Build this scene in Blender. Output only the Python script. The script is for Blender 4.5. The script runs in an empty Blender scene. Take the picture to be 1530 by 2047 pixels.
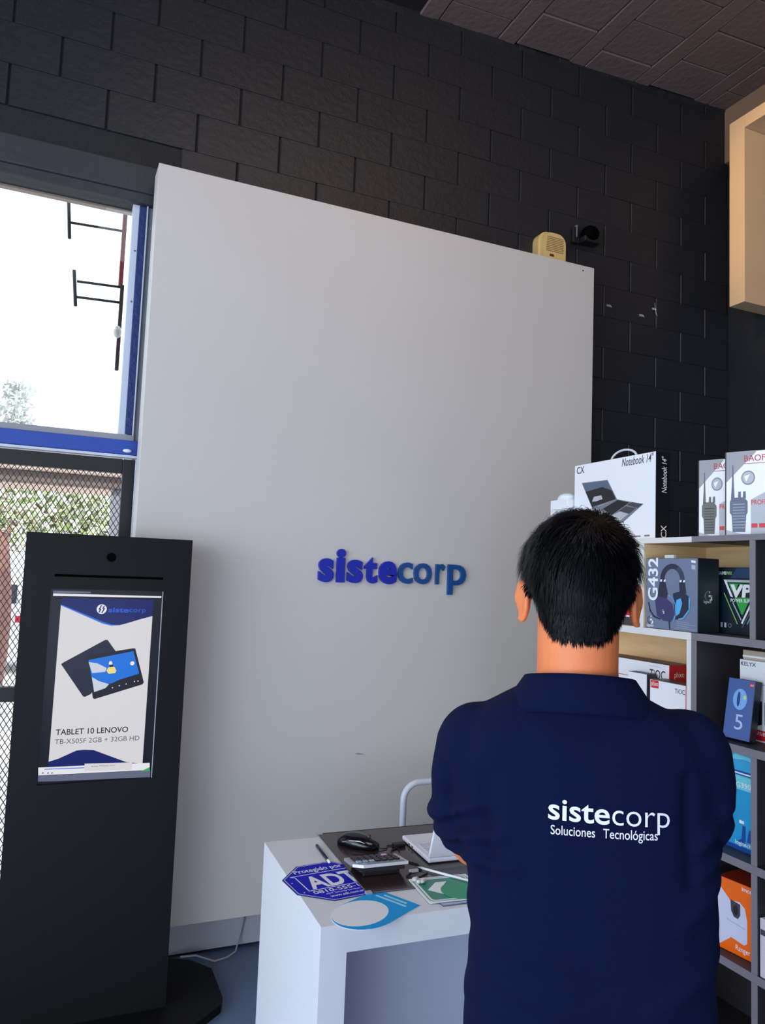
import bpy, bmesh, math, random
from mathutils import Vector, Matrix, Quaternion
from mathutils.bvhtree import BVHTree
from mathutils import noise as mnoise
random.seed(7)
SC = bpy.context.scene
COL = SC.collection
PI = math.pi
R = math.radians

# ------------------------------------------------------------------ camera
F_PX, W_PX, H_PX = 1524.0, 1530.0, 2047.0
CAM = Vector((0, 0, 1.6))
zc = Vector((700, 18300, -F_PX)).normalized()
xc = Vector((3505, -261, -F_PX)); xc = (xc - zc * xc.dot(zc)).normalized()
yc = zc.cross(xc)
W2C = Matrix((( xc.x, yc.x, zc.x), (xc.y, yc.y, zc.y), (xc.z, yc.z, zc.z)))
C2W = W2C.transposed()
cd = bpy.data.cameras.new('camera'); cam = bpy.data.objects.new('camera', cd); COL.objects.link(cam)
cd.sensor_fit = 'VERTICAL'; cd.sensor_height = 36.0; cd.lens = 36.0 * F_PX / H_PX
cd.clip_start = 0.05; cd.clip_end = 300
cam.matrix_world = Matrix.Translation(CAM) @ C2W.to_4x4()
SC.camera = cam

def at(px, py, ax, val):
    """world point where the photograph's pixel meets the plane coordinate[ax] = val"""
    d = C2W @ Vector((px - W_PX / 2, -(py - H_PX / 2), -F_PX))
    t = (val - CAM[ax]) / d[ax]
    return CAM + d * t

# ------------------------------------------------------------------ world, lights, exposure
SC.view_settings.view_transform = 'Standard'
SC.view_settings.look = 'None'
SC.view_settings.exposure = 0.0
SC.view_settings.gamma = 1.0
SC.view_settings.use_curve_mapping = False
wd = bpy.data.worlds.new('sky'); SC.world = wd; wd.use_nodes = True
wn = wd.node_tree.nodes; wl = wd.node_tree.links
bg = wn['Background']; bg.inputs[0].default_value = (0.80, 0.90, 1.0, 1); bg.inputs[1].default_value = 2.6

def light(name, kind, loc, to, energy, color, size=None, size_y=None, portal=False):
    l = bpy.data.lights.new(name, kind); o = bpy.data.objects.new(name, l); COL.objects.link(o)
    o.location = loc
    o.rotation_euler = (Vector(to) - Vector(loc)).to_track_quat('-Z', 'Y').to_euler()
    l.energy = energy; l.color = color
    if size:
        l.shape = 'RECTANGLE'; l.size = size; l.size_y = size_y or size
    if portal:
        l.cycles.is_portal = True
    return o
sun = light('sun', 'SUN', (-3, -8, 10), (0, 0, 0), 3.0, (1.0, 0.94, 0.84)); sun.data.angle = R(1.0)
# daylight of the glazed shop front on the left and behind the camera
light('shopfront_daylight', 'AREA', (-3.3, -0.9, 1.55), (1.0, 1.4, 0.9), 150, (0.66, 0.81, 1.0), 5.0, 2.3)
light('shopfront_daylight', 'AREA', (0.2, -3.7, 0.95), (0.6, 3, 0.75), 78, (0.72, 0.80, 1.0), 5.4, 1.7)
light('ceiling_lamp_light', 'AREA', (1.5, 1.3, 4.3), (1.5, 2.7, 3.0), 10, (1.0, 0.55, 0.24), 1.8, 0.3)
light('added_desk_fill', 'AREA', (0.8, 0.5, 4.3), (0.85, 0.9, 0.5), 22, (0.76, 0.86, 1.0), 1.2, 1.2)  # unseen cool fill added overhead to brighten the desk top
spot = light('added_frame_spot', 'SPOT', (0.9, 2.3, 4.2), (3.4, 2.5, 3.75), 150, (1.0, 0.66, 0.36)); spot.data.spot_size = R(40); spot.data.spot_blend = 0.8; spot.data.shadow_soft_size = 0.05  # warm spot added out of view to brighten the cream frame's front

# ------------------------------------------------------------------ helpers
def s(r, g, b):
    f = lambda c: (c / 255) / 12.92 if c / 255 <= 0.04045 else ((c / 255 + 0.055) / 1.055) ** 2.4
    return (f(r), f(g), f(b))

MATS = {}
def mat(name, col, rough=0.5, metal=0.0, bump=0.0, bscale=60.0, var=0.0, vscale=4.0, emit=0.0, spec=0.5, sss=0.0, sheen=0.0, stretch=None):
    if name in MATS: return MATS[name]
    m = bpy.data.materials.new(name); m.use_nodes = True
    n = m.node_tree.nodes; l = m.node_tree.links; b = n['Principled BSDF']
    b.inputs['Base Color'].default_value = (*col, 1); b.inputs['Roughness'].default_value = rough
    b.inputs['Metallic'].default_value = metal
    b.inputs['Specular IOR Level'].default_value = spec
    if sheen: b.inputs['Sheen Weight'].default_value = sheen
    if sss:
        b.inputs['Subsurface Weight'].default_value = sss
        b.inputs['Subsurface Radius'].default_value = (0.012, 0.004, 0.002)
    tc = n.new('ShaderNodeTexCoord'); mp = n.new('ShaderNodeMapping'); l.new(tc.outputs['Object'], mp.inputs[0])
    if stretch: mp.inputs['Scale'].default_value = stretch
    if var:
        t = n.new('ShaderNodeTexNoise'); t.inputs['Scale'].default_value = vscale; t.inputs['Detail'].default_value = 5
        l.new(mp.outputs[0], t.inputs['Vector'])
        r = n.new('ShaderNodeValToRGB'); l.new(t.outputs[0], r.inputs[0])
        r.color_ramp.elements[0].position = 0.3; r.color_ramp.elements[1].position = 0.7
        r.color_ramp.elements[0].color = (*[max(0, c * (1 - var)) for c in col], 1)
        r.color_ramp.elements[1].color = (*[min(1, c * (1 + var)) for c in col], 1)
        l.new(r.outputs[0], b.inputs['Base Color'])
    if bump:
        t2 = n.new('ShaderNodeTexNoise'); t2.inputs['Scale'].default_value = bscale; t2.inputs['Detail'].default_value = 4
        l.new(mp.outputs[0], t2.inputs['Vector'])
        bp = n.new('ShaderNodeBump'); bp.inputs['Strength'].default_value = bump; bp.inputs['Distance'].default_value = 0.01
        l.new(t2.outputs[0], bp.inputs['Height']); l.new(bp.outputs[0], b.inputs['Normal'])
    if emit:
        b.inputs['Emission Color'].default_value = (*col, 1); b.inputs['Emission Strength'].default_value = emit
    MATS[name] = m
    return m

WM = {}                                             # world matrix of every parent
def wmat(o): return WM.get(o.name, Matrix.Identity(4))

class MB:
    def __init__(self): self.v = []; self.f = []; self.mi = []; self.mats = []; self.cm = 0; self.sm = []; self.smooth = False
    def use(self, m, smooth=None):
        if m not in self.mats: self.mats.append(m)
        self.cm = self.mats.index(m)
        if smooth is not None: self.smooth = smooth
        return self
    def add(self, vs, fs, smooth=None):
        k = len(self.v); self.v += [Vector(p) for p in vs]
        for f in fs:
            self.f.append([i + k for i in f]); self.mi.append(self.cm); self.sm.append(self.smooth if smooth is None else smooth)
        return self
    def box(self, x0, x1, y0, y1, z0, z1, M=None):
        vs = [Vector(p) for p in ((x0,y0,z0),(x1,y0,z0),(x1,y1,z0),(x0,y1,z0),(x0,y0,z1),(x1,y0,z1),(x1,y1,z1),(x0,y1,z1))]
        if M: vs = [M @ p for p in vs]
        return self.add(vs, [(0,3,2,1),(4,5,6,7),(0,1,5,4),(1,2,6,5),(2,3,7,6),(3,0,4,7)], False)
    def bbox(self, x0, x1, y0, y1, z0, z1, r=0.003, seg=2, M=None, smooth=False):
        bm = bmesh.new(); bmesh.ops.create_cube(bm, size=1.0)
        for p in bm.verts: p.co = Vector(((x0+x1)/2 + p.co.x*(x1-x0), (y0+y1)/2 + p.co.y*(y1-y0), (z0+z1)/2 + p.co.z*(z1-z0)))
        bmesh.ops.bevel(bm, geom=bm.edges[:], offset=r, segments=seg, affect='EDGES', profile=0.5)
        vs = [(M @ p.co) if M else p.co.copy() for p in bm.verts]; bm.verts.index_update()
        self.add(vs, [[q.index for q in f.verts] for f in bm.faces], smooth); bm.free(); return self
    def prism(self, poly, o, u, w, n, depth):
        """polygon (a,b) in plane o + a*u + b*w, thick depth along n"""
        o, u, w, n = Vector(o), Vector(u), Vector(w), Vector(n); k = len(poly)
        lo = [o + u*a + w*b for a, b in poly]; hi = [p + n*depth for p in lo]
        return self.add(lo + hi, [list(range(k))[::-1], list(range(k, 2*k))] + [(i, (i+1) % k, k+(i+1) % k, k+i) for i in range(k)], False)
    def tube(self, path, rad, n=8, cap=True, smooth=True, closed=False):
        path = [Vector(p) for p in path]; k = len(path)
        if not hasattr(rad, '__len__'): rad = [rad]*k
        vs = []; fs = []; up = None
        for i, p in enumerate(path):
            a = path[i-1] if (i > 0 or closed) else p; b = path[(i+1) % k] if (i < k-1 or closed) else p
            t = (b - a).normalized()
            if up is None: up = Vector((0,0,1)) if abs(t.z) < 0.9 else Vector((0,1,0))
            sd = t.cross(up)
            if sd.length < 1e-6: sd = t.orthogonal()
            sd.normalize(); up = sd.cross(t).normalized()
            for j in range(n):
                g = 2*PI*j/n; vs.append(p + (sd*math.cos(g) + up*math.sin(g))*rad[i])
        rng = k if closed else k-1
        for i in range(rng):
            for j in range(n):
                a = i*n+j; b = i*n+(j+1) % n; c = ((i+1) % k)*n+(j+1) % n; d = ((i+1) % k)*n+j
                fs.append((a, b, c, d))
        if cap and not closed:
            fs.append(list(range(n))[::-1]); fs.append(list(range((k-1)*n, k*n)))
        return self.add(vs, fs, smooth)
    def ellip(self, c, r, nu=16, nv=10, M=None):
        c = Vector(c); vs = []; fs = []
        for i in range(nv+1):
            th = PI*i/nv
            for j in range(nu):
                ph = 2*PI*j/nu
                p = Vector((r[0]*math.sin(th)*math.cos(ph), r[1]*math.sin(th)*math.sin(ph), r[2]*math.cos(th)))
                vs.append(c + (M @ p if M else p))
        for i in range(nv):
            for j in range(nu):
                a = i*nu+j; b = i*nu+(j+1) % nu; fs.append((a, (i+1)*nu+j, (i+1)*nu+(j+1) % nu, b))
        return self.add(vs, fs, True)
    def loft(self, rings, cap=True, smooth=True):
        n = len(rings[0]); vs = [p for r in rings for p in r]; fs = []
        for i in range(len(rings)-1):
            for j in range(n): fs.append((i*n+j, i*n+(j+1) % n, (i+1)*n+(j+1) % n, (i+1)*n+j))
        if cap: fs += [list(range(n))[::-1], list(range((len(rings)-1)*n, len(rings)*n))]
        return self.add(vs, fs, smooth)
    def mesh(self, name, inv=None, merge=0):
        me = bpy.data.meshes.new(name)
        me.from_pydata([(inv @ p) if inv else p for p in self.v], [], self.f)
        for m in self.mats: me.materials.append(m)
        me.polygons.foreach_set('material_index', self.mi); me.polygons.foreach_set('use_smooth', self.sm)
        me.update(); return me
    def build(self, name, parent=None, world=False, m=None):
        if m is not None and not self.mats: self.mats.append(m)
        inv = wmat(parent).inverted() if (parent is not None and world) else None
        o = bpy.data.objects.new(name, self.mesh(name, inv)); COL.objects.link(o)
        if parent is not None:
            o.parent = parent; WM[o.name] = wmat(parent)
        return o

def B(m, smooth=False): return MB().use(m, smooth)

def tag(o, label=None, cat=None, group=None, kind=None):
    if label: o['label'] = label
    if cat: o['category'] = cat
    if group: o['group'] = group
    if kind: o['kind'] = kind
    return o
def thing(name, label, cat, loc=(0,0,0), rz=0.0, group=None, rot=None):
    o = bpy.data.objects.new(name, None); COL.objects.link(o); o.empty_display_size = 0.05
    o.location = loc; o.rotation_euler = rot if rot else (0, 0, rz)
    WM[o.name] = Matrix.Translation(Vector(loc)) @ o.rotation_euler.to_matrix().to_4x4()
    return tag(o, label, cat, group)
def struct(o): o['kind'] = 'structure'; return o
def copy_tree(o, parent=None):
    c = o.copy(); COL.objects.link(c)
    if parent: c.parent = parent
    for ch in list(o.children): copy_tree(ch, c)
    return c

TXT = {}
def text_data(string, bold=0.0, extrude=0.0):
    k = (string, bold, extrude)
    if k in TXT: return TXT[k]
    cu = bpy.data.curves.new('lettering', 'FONT'); cu.body = string; cu.size = 1.0
    cu.offset = bold; cu.extrude = extrude; cu.resolution_u = 4; cu.fill_mode = 'BOTH'
    ob = bpy.data.objects.new('lettering_source', cu); COL.objects.link(ob)
    dg = bpy.context.evaluated_depsgraph_get(); dg.update()
    me = bpy.data.meshes.new_from_object(ob.evaluated_get(dg))
    vs = [v.co.copy() for v in me.vertices]; fs = [list(p.vertices) for p in me.polygons]
    bpy.data.objects.remove(ob); bpy.data.curves.remove(cu); bpy.data.meshes.remove(me)
    TXT[k] = (vs, fs); return TXT[k]
def letters(mb, string, o, u, n, width=None, height=None, bold=0.0, depth=0.0, slant=0.0):
    """lettering from baseline start o along unit u on a face with outward normal n; height = that of its tallest letter"""
    o, u, n = Vector(o), Vector(u).normalized(), Vector(n).normalized(); w = n.cross(u)
    vs, fs = text_data(string, bold, 0.05 if depth else 0.0)
    x0 = min(p.x for p in vs); x1 = max(p.x for p in vs); y1 = max(p.y for p in vs)
    sx = width/(x1-x0) if width else height/y1
    sy = height/y1 if height else sx
    mb.add([o + u*((p.x-x0)*sx + slant*p.y*sy) + w*(p.y*sy) + n*((p.z+0.05)*depth/0.1 if depth else 0) for p in vs], fs, False)
    return mb
def circ(cx, cy, r, n=20, ry=None, a0=0, a1=2*PI):
    full = abs(a1-a0-2*PI) < 1e-6
    return [(cx + r*math.cos(a0+(a1-a0)*i/(n if full else n-1)), cy + (ry or r)*math.sin(a0+(a1-a0)*i/(n if full else n-1))) for i in range(n)]
def stroke(mb, pts, wd, o, u, w, n, depth, closed=False):
    """flat line of width wd through 2D points"""
    k = len(pts)
    for i in range(k if closed else k-1):
        a = Vector(pts[i]); b = Vector(pts[(i+1) % k]); d = (b-a)
        if d.length < 1e-7: continue
        d.normalize(); q = Vector((-d.y, d.x))*wd/2; e = d*wd*0.3
        mb.prism([tuple(a-e-q), tuple(b+e-q), tuple(b+e+q), tuple(a-e+q)], o, u, w, n, depth)
X, Y, Z = Vector((1,0,0)), Vector((0,1,0)), Vector((0,0,1))

# ------------------------------------------------------------------ materials
M_black = mat('black_wall_paint', s(33, 35, 41), 0.5, bump=0.3, bscale=35, var=0.12, vscale=3)
M_mortar = mat('black_mortar', s(30, 30, 33), 0.8, bump=0.3, bscale=80)
M_lintel = mat('painted_concrete', s(52, 52, 58), 0.7, bump=0.5, bscale=18, var=0.1)
M_ceil = mat('ceiling_paint', s(120, 101, 97), 0.75, bump=0.4, bscale=30, var=0.1, vscale=2)
M_ceilj = mat('ceiling_joint', s(34, 30, 30), 0.8)
M_floor = mat('floor_paint', s(98, 116, 148), 0.42, bump=0.08, bscale=12, var=0.08, vscale=2.5)
M_white = mat('white_laminate', s(222, 220, 218), 0.45, var=0.015, vscale=1.5)
M_panel = mat('white_panel', s(208, 203, 199), 0.5, var=0.02, vscale=1.2)
M_plinth = mat('plinth_white', s(200, 200, 205), 0.6)
M_desk = mat('desk_white', s(226, 226, 232), 0.4)
M_deskin = mat('desk_inner', s(176, 180, 200), 0.5)
M_k = mat('kiosk_black', s(11, 11, 13), 0.5, spec=0.25, bump=0.05, bscale=200)
M_hole = mat('hole_black', s(2, 2, 3), 0.8, spec=0.05)
M_cream = mat('cream_panel', s(218, 184, 144), 0.5, var=0.03, vscale=2)
M_fascia = mat('tan_fascia', s(140, 112, 90), 0.7)
M_oak = mat('pale_oak', s(232, 200, 152), 0.5, var=0.10, vscale=6, stretch=(1, 1, 9))
M_gedge = mat('graphite_edge', s(122, 116, 124), 0.5)
M_graph = mat('graphite_laminate', s(46, 43, 48), 0.5, bump=0.04, bscale=120)
M_blackmetal = mat('black_metal', s(26, 25, 27), 0.45)
M_bluemetal = mat('blue_metal', s(46, 78, 170), 0.4)
M_alu = mat('white_aluminium', s(205, 212, 228), 0.4)
M_navyrub = mat('dark_blue_seal', s(38, 54, 110), 0.6, bump=0.6, bscale=60)
M_grey = mat('grey_metal', s(150, 150, 158), 0.5)
M_silver = mat('silver', s(200, 200, 205), 0.3, metal=0.6)
M_rust = mat('rust_red', s(150, 60, 60), 0.7, var=0.2)
M_chrome = mat('chrome', s(215, 215, 220), 0.15, metal=1.0)
M_ink = mat('print_black', s(24, 24, 28), 0.5)
M_pw = mat('print_white', s(240, 240, 244), 0.5)
M_pgrey = mat('print_grey', s(120, 122, 130), 0.5)
M_pdg = mat('print_dark_grey', s(62, 64, 70), 0.5)
M_plg = mat('print_light_grey', s(180, 182, 190), 0.5)
M_pred = mat('print_red', s(205, 30, 45), 0.45)
M_pblue = mat('print_blue', s(40, 120, 210), 0.45)
M_carton = mat('carton_white', s(236, 236, 242), 0.4)
M_cartonblk = mat('carton_black', s(20, 20, 24), 0.35)

# ------------------------------------------------------------------ setting
WY = 3.34                       # face of the back wall
fl = struct(B(M_floor).box(-3.6, 3.75, -4.0, 3.6, -0.12, 0.0).build('floor'))
OX0, OX1, OZ = -1.5, 0.335, 3.163      # doorway in the back wall
wb = B(M_mortar)
wb.box(-3.6, OX0, WY, WY+0.13, 0, 4.85); wb.box(OX1, 4.0, WY, WY+0.13, 0, 4.85); wb.box(OX0, OX1, WY, WY+0.13, OZ, 4.85)
wb = struct(wb.build('wall_back'))
# concrete blocks, painted black: one object each on shared meshes
BL, BH, JV, JH = 0.378, 0.176, 0.007, 0.0006
bcache = {}
def block(x0, x1, z0, z1, v):
    w, h = x1-x0, z1-z0; key = (round(w, 3), round(h, 3), v)
    if key not in bcache:
        mb = B(M_black); e = 0.004; t = 0.010 + 0.0012*v
        f = [(0,0),(w,0),(w,h),(0,h)]; g = [(e, e*.2),(w-e, e*.2),(w-e, h-e*.2),(e, h-e*.2)]
        vs = [(a, 0, b) for a, b in f] + [(a, -t*0.6, b) for a, b in f] + [(a, -t, b) for a, b in g]
        fs = [(0,1,5,4),(1,2,6,5),(2,3,7,6),(3,0,4,7),(4,5,9,8),(5,6,10,9),(6,7,11,10),(7,4,8,11),(8,9,10,11)]
        mb.add(vs, fs, False); bcache[key] = mb.mesh('block')
    o = bpy.data.objects.new('block', bcache[key]); COL.objects.link(o); o.parent = wb; o.location = (x0, WY, z0)
for r in range(-12, 8):
    z0 = 4.145 + 0.176*(r-1) ; z1 = z0 + BH - JH
    if z0 < 1.0: continue
    off = 1.615 if r % 2 else 1.802
    k = -8
    while k < 8:
        x0 = off + BL*k + JV/2; x1 = x0 + BL - JV; k += 1
        lo = -1.5
        if z0 < 3.08: lo = 2.44
        elif z0 < 3.33: lo = 0.42
        if x1 < lo or x0 > 3.69: continue
        block(max(x0, lo), min(x1, 3.70), z0, z1, random.choice((0, 0, 1)))
lt = B(M_lintel)
lt.bbox(OX0-0.1, 0.415, WY-0.012, WY+0.01, OZ+0.04, 3.325, 0.006)
lt.bbox(OX0-0.1, 0.415, WY-0.004, WY+0.10, OZ-0.003, OZ+0.039, 0.004)
lt.build('lintel', wb)
B(mat('window_head_tan', s(150, 132, 126), 0.7)).bbox(OX0, OX1-0.001, WY+0.095, WY+0.128, OZ-0.014, OZ-0.0035, 0.002).build('window_head', wb)

# ceiling: a slab, beams and hollow blocks between them
CT = Matrix.Translation((1.426, 0, 4.46)) @ Matrix.Rotation(-math.atan(0.049), 4, 'Y')
ce = B(M_ceilj); ce.box(-5.2, 2.5, -4.2, WY+0.25, 0.012, 0.2, CT); ce = struct(ce.build('ceiling'))
cc = {}
def cblock(name, x0, x1, y0, y1, t):
    key = (name, round(x1-x0, 3), round(y1-y0, 3), t)
    if key not in cc:
        mb = B(M_ceil); mb.bbox(0, x1-x0, 0, y1-y0, -t, 0.012, 0.004, 1); cc[key] = mb.mesh(name)
    o = bpy.data.objects.new(name, cc[key]); COL.objects.link(o); o.parent = ce
    o.matrix_local = CT @ Matrix.Translation((x0, y0, 0))
for k in range(-1, 6):
    bx = 2.017 - 1.426 + 0.4665*k
    cblock('ceiling_beam', bx+0.003, bx+0.107, 0.8, WY-0.005, 0.004)
    yo = 3.075 if k % 2 == 0 else 2.935
    y = yo - 0.25*8
    while y < WY-0.02:
        y1 = min(y+0.244, WY-0.005)
        cblock('ceiling_block', bx+0.113, bx+0.4635, y, y1, random.choice((0.001, 0.004, 0.006)))
        y += 0.25
# ragged plaster along the ceiling edge
rg = B(M_mortar)
for i in range(46):
    x = 1.2 + i*0.053; w = random.uniform(0.04, 0.12); d = random.uniform(0.004, 0.016)
    z = 4.46 + 0.049*(x-1.426)
    rg.bbox(x, x+w, WY-d, WY, z-random.uniform(0.010, 0.03), z+0.01, 0.003, 1)
rg.build('plaster_edge', ce)

struct(B(M_black).box(3.70, 3.85, -4.0, WY, 0, 4.85).build('wall_right'))
struct(B(mat('pale_wall', s(200, 198, 195), 0.7)).box(-3.6, 3.85, -4.15, -4.0, 0, 4.85).build('wall_front'))
struct(B(M_fascia).box(3.67, 3.70, -3.9, WY-0.002, 4.22, 4.565).build('trim_1'))

# ------------------------------------------------------------------ doorway: gate, transom, frame, outside
jb = B(M_alu)
jb.bbox(0.235, 0.272, 3.37, 3.43, 2.15, OZ, 0.002)
fr = jb.build('window_1'); struct(fr)
B(M_navyrub).bbox(0.262, 0.293, 3.362, 3.40, 2.155, OZ-0.005, 0.003).build('seal', fr)
B(M_alu).bbox(0.292, 0.298, 3.360, 3.42, 2.15, OZ, 0.001).build('bead', fr)
B(M_grey).bbox(0.299, 0.334, 3.375, 3.45, 2.05, OZ, 0.002).build('jamb', fr)
B(M_grey).bbox(OX0, 0.30, 3.36, 3.46, 2.125, 2.152, 0.002).build('sill', fr)
M_glass = bpy.data.materials.new('window_glass'); M_glass.use_nodes = True
_n = M_glass.node_tree.nodes; _l = M_glass.node_tree.links
for x in list(_n):
    if x.type != 'OUTPUT_MATERIAL': _n.remove(x)
_t = _n.new('ShaderNodeBsdfTransparent'); _t.inputs[0].default_value = (0.97, 0.985, 0.98, 1)
_g = _n.new('ShaderNodeBsdfGlossy'); _g.inputs['Roughness'].default_value = 0.02
_x = _n.new('ShaderNodeMixShader'); _fr = _n.new('ShaderNodeFresnel'); _fr.inputs[0].default_value = 1.3
_l.new(_fr.outputs[0], _x.inputs[0]); _l.new(_t.outputs[0], _x.inputs[1]); _l.new(_g.outputs[0], _x.inputs[2])
_l.new(_x.outputs[0], _n['Material Output'].inputs[0])
B(M_glass).box(OX0, 0.236, 3.395, 3.399, 2.15, OZ).build('pane', fr)
sc_ = B(M_pgrey)
for zz in (2.955, 2.73):
    sc_.tube([(0.253, 3.371, zz), (0.253, 3.367, zz)], 0.004, 8)
sc_.build('screw', fr)
tr = struct(B(M_bluemetal).bbox(OX0, 0.318, 3.345, 3.43, 2.065, 2.126, 0.003).build('trim_2'))
B(M_alu).bbox(OX0, 0.318, 3.343, 3.40, 2.052, 2.063, 0.001).build('edge_strip', tr)
lb = B(M_pw, True); lb.ellip((0.275, 3.338, 2.080), (0.018, 0.007, 0.008)); lb.build('latch', tr)
jm = B(M_alu); jm.bbox(0.311, 0.322, 3.345, 3.42, 0.0, 2.05, 0.002); jm.bbox(0.326, 0.335, 3.350, 3.45, 0.0, 2.05, 0.002)
struct(jm.build('trim_3'))

gt = thing('security_gate', 'black steel security gate of diamond mesh in the doorway behind the kiosk', 'gate', (-0.6, 3.36, 0))
GX0, GX1 = -1.48, 0.309
def bar(name, x0, x1, z0, z1): B(M_blackmetal).bbox(x0, x1, 3.345, 3.385, z0, z1, 0.002).build(name, gt, True)
bar('stile', 0.262, GX1, 0.01, 2.045); bar('stile', GX0, GX0+0.047, 0.01, 2.045)
bar('top_rail', GX0+0.048, 0.261, 1.985, 2.045); bar('middle_rail', GX0+0.048, 0.261, 1.053, 1.110); bar('bottom_rail', GX0+0.048, 0.261, 0.01, 0.09)
ms = B(M_blackmetal)
def mesh_zone(xa, xb, za, zb, cw=0.0215, ch=0.035, t=0.0014):
    sl = ch/cw; n0 = int((xb-xa)/cw) + int((zb-za)/ch) + 3
    for sg in (1, -1):
        for i in range(-n0, n0):
            c = xa + i*cw                       # x where the strand is at z = za
            pts = []
            # x = c + sg*(z-za)/sl
            t0, t1 = 0.0, zb-za
            lo, hi = (xa-c)*sl*sg, (xb-c)*sl*sg
            if lo > hi: lo, hi = hi, lo
            t0 = max(t0, lo); t1 = min(t1, hi)
            if t1-t0 < 0.004: continue
            p = Vector((c+sg*t0/sl, 3.364+0.0015*sg, za+t0)); q = Vector((c+sg*t1/sl, 3.364+0.0015*sg, za+t1))
            d = (q-p).normalized(); sd = Vector((d.z, 0, -d.x))*t; dp = Vector((0, 0.0015, 0))
            ms.add([p-sd-dp, p+sd-dp, p+sd+dp, p-sd+dp, q-sd-dp, q+sd-dp, q+sd+dp, q-sd+dp],
                   [(0,1,5,4),(1,2,6,5),(2,3,7,6),(3,0,4,7)], False)
mesh_zone(-0.62, 0.262, 1.110, 1.985); mesh_zone(-0.62, 0.262, 0.09, 1.053)
mesh_zone(GX0+0.047, -0.62, 1.110, 1.985); mesh_zone(GX0+0.047, -0.62, 0.09, 1.053)
tag(ms.build('diamond_mesh', gt, True), kind='stuff')

# outside
struct(B(mat('pavement', s(210, 205, 198), 0.9, var=0.08)).box(-30, 30, -20, 60, -0.3, -0.14).build('pavement'))
# wall bracket of the outdoor sign and its post
po = thing('sign_post', 'rusty red hanging post with an insulator seen outside the transom window', 'post', (0.268, 4.4, 2.676))
B(M_rust).bbox(0.257, 0.280, 4.39, 4.43, 3.16, 3.95, 0.003).build('upper_tube', po, True)
B(mat('rusty_brown', s(70, 55, 55), 0.8, bump=0.6, bscale=60)).bbox(0.268, 0.288, 4.39, 4.42, 2.676, 3.16, 0.003).build('lower_tube', po, True)
B(M_rust).bbox(0.257, 0.280, 3.475, 4.39, 3.88, 3.93, 0.003).build('wall_arm', po, True)
k_ = B(mat('insulator', s(215, 214, 205), 0.5), True); k_.ellip((0.268, 4.38, 2.885), (0.022, 0.02, 0.035)); k_.ellip((0.262, 4.37, 2.90), (0.012, 0.03, 0.012)); k_.build('insulator', po, True)
def bracket(label, xl, xr, z0, z1, rods, dx):
    b = thing('sign_bracket', label, 'bracket', (xr, 4.4, (z0+z1)/2), group='sign brackets on the rusty post')
    mm = mat('dark_steel', s(58, 56, 60), 0.6)
    B(mm).tube([(xl+dx, 4.4, z0), (xl, 4.4, z1)], 0.0095, 8).build('end_bar', b, True)
    for za, zb in rods:
        B(mm).tube([(xl+dx*(za-z0)/(z1-z0)+0.004, 4.4, za), (xr, 4.4, zb)], 0.0075, 8).build('rod', b, True)
bracket('upper dark steel bracket with one rod, outside the transom window', -0.03, 0.258, 3.367, 3.60, [(3.457, 3.469)], 0.02)
bracket('lower dark steel bracket with two rods, outside the transom window', 0.025, 0.270, 2.998, 3.196, [(3.137, 3.147), (3.049, 3.059)], 0.02)

cb = thing('canopy', 'pale canopy edge with a grey fascia seen through the top of the mesh gate', 'canopy', (-0.5, 8.0, -0.14))
B(mat('canopy_pale', s(208, 186, 176), 0.8)).bbox(-4.5, 0.60, 7.0, 9.0, 2.37, 2.52, 0.01).build('roof', cb, True)
B(mat('canopy_grey', s(128, 112, 108), 0.8)).bbox(-4.5, 0.60, 7.05, 7.2, 2.27, 2.37, 0.01).build('fascia', cb, True)
for x in (-4.0, 0.53):
    B(mat('post_grey', s(150, 150, 160), 0.7)).bbox(x-0.05, x+0.05, 7.1, 7.2, -0.14, 2.27, 0.01).build('post', cb, True)

def tree(label, x, y, th, tr_, crown, nleaf, cols, tcol, group='trees beyond the doorway', sz=0.07):
    t = thing('tree', label, 'tree', (x, y, -0.14), group=group)
    mb = B(tcol, True); pts = []; h0 = -0.14
    for i in range(7):
        f = i/6; pts.append((x+0.06*math.sin(f*4+x), y+0.05*math.cos(f*3), h0+th*f))
    mb.tube(pts, [tr_*(1.25-0.5*i/6) for i in range(7)], 10)
    top = Vector(pts[-1])
    for (cx, cy, cz, r) in crown: mb.tube([top-Vector((0,0,0.3)), (top+Vector((cx,cy,cz)))*0.5+Vector((0,0,0.1)), (cx, cy, cz)], [tr_*0.5, tr_*0.3, 0.02], 6)
    mb.build('trunk', t, True)
    lf = MB(); lf.smooth = False
    for i in range(nleaf):
        cx, cy, cz, r = random.choice(crown)
        d = Vector((random.gauss(0,1), random.gauss(0,1), random.gauss(0,1))).normalized()*r*random.random()**0.4
        c = Vector((cx, cy, cz)) + Vector((d.x, d.y, d.z*0.8))
        a = Vector((random.gauss(0,1), random.gauss(0,1), random.gauss(0,1))).normalized(); b = a.orthogonal().normalized()
        z_ = sz*random.uniform(0.6, 1.3)
        lf.use(random.choice(cols)); lf.add([c-a*z_, c+b*z_*0.45, c+a*z_, c-b*z_*0.45], [(0,1,2,3)], False)
    tag(lf.build('foliage', t, True), kind='stuff')
G1 = mat('leaf_green', s(122, 142, 78), 0.5); G2 = mat('leaf_olive', s(110, 114, 80), 0.5); G3 = mat('leaf_light', s(200, 212, 150), 0.5); G4 = mat('leaf_pale', s(228, 228, 210), 0.5)
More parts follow.
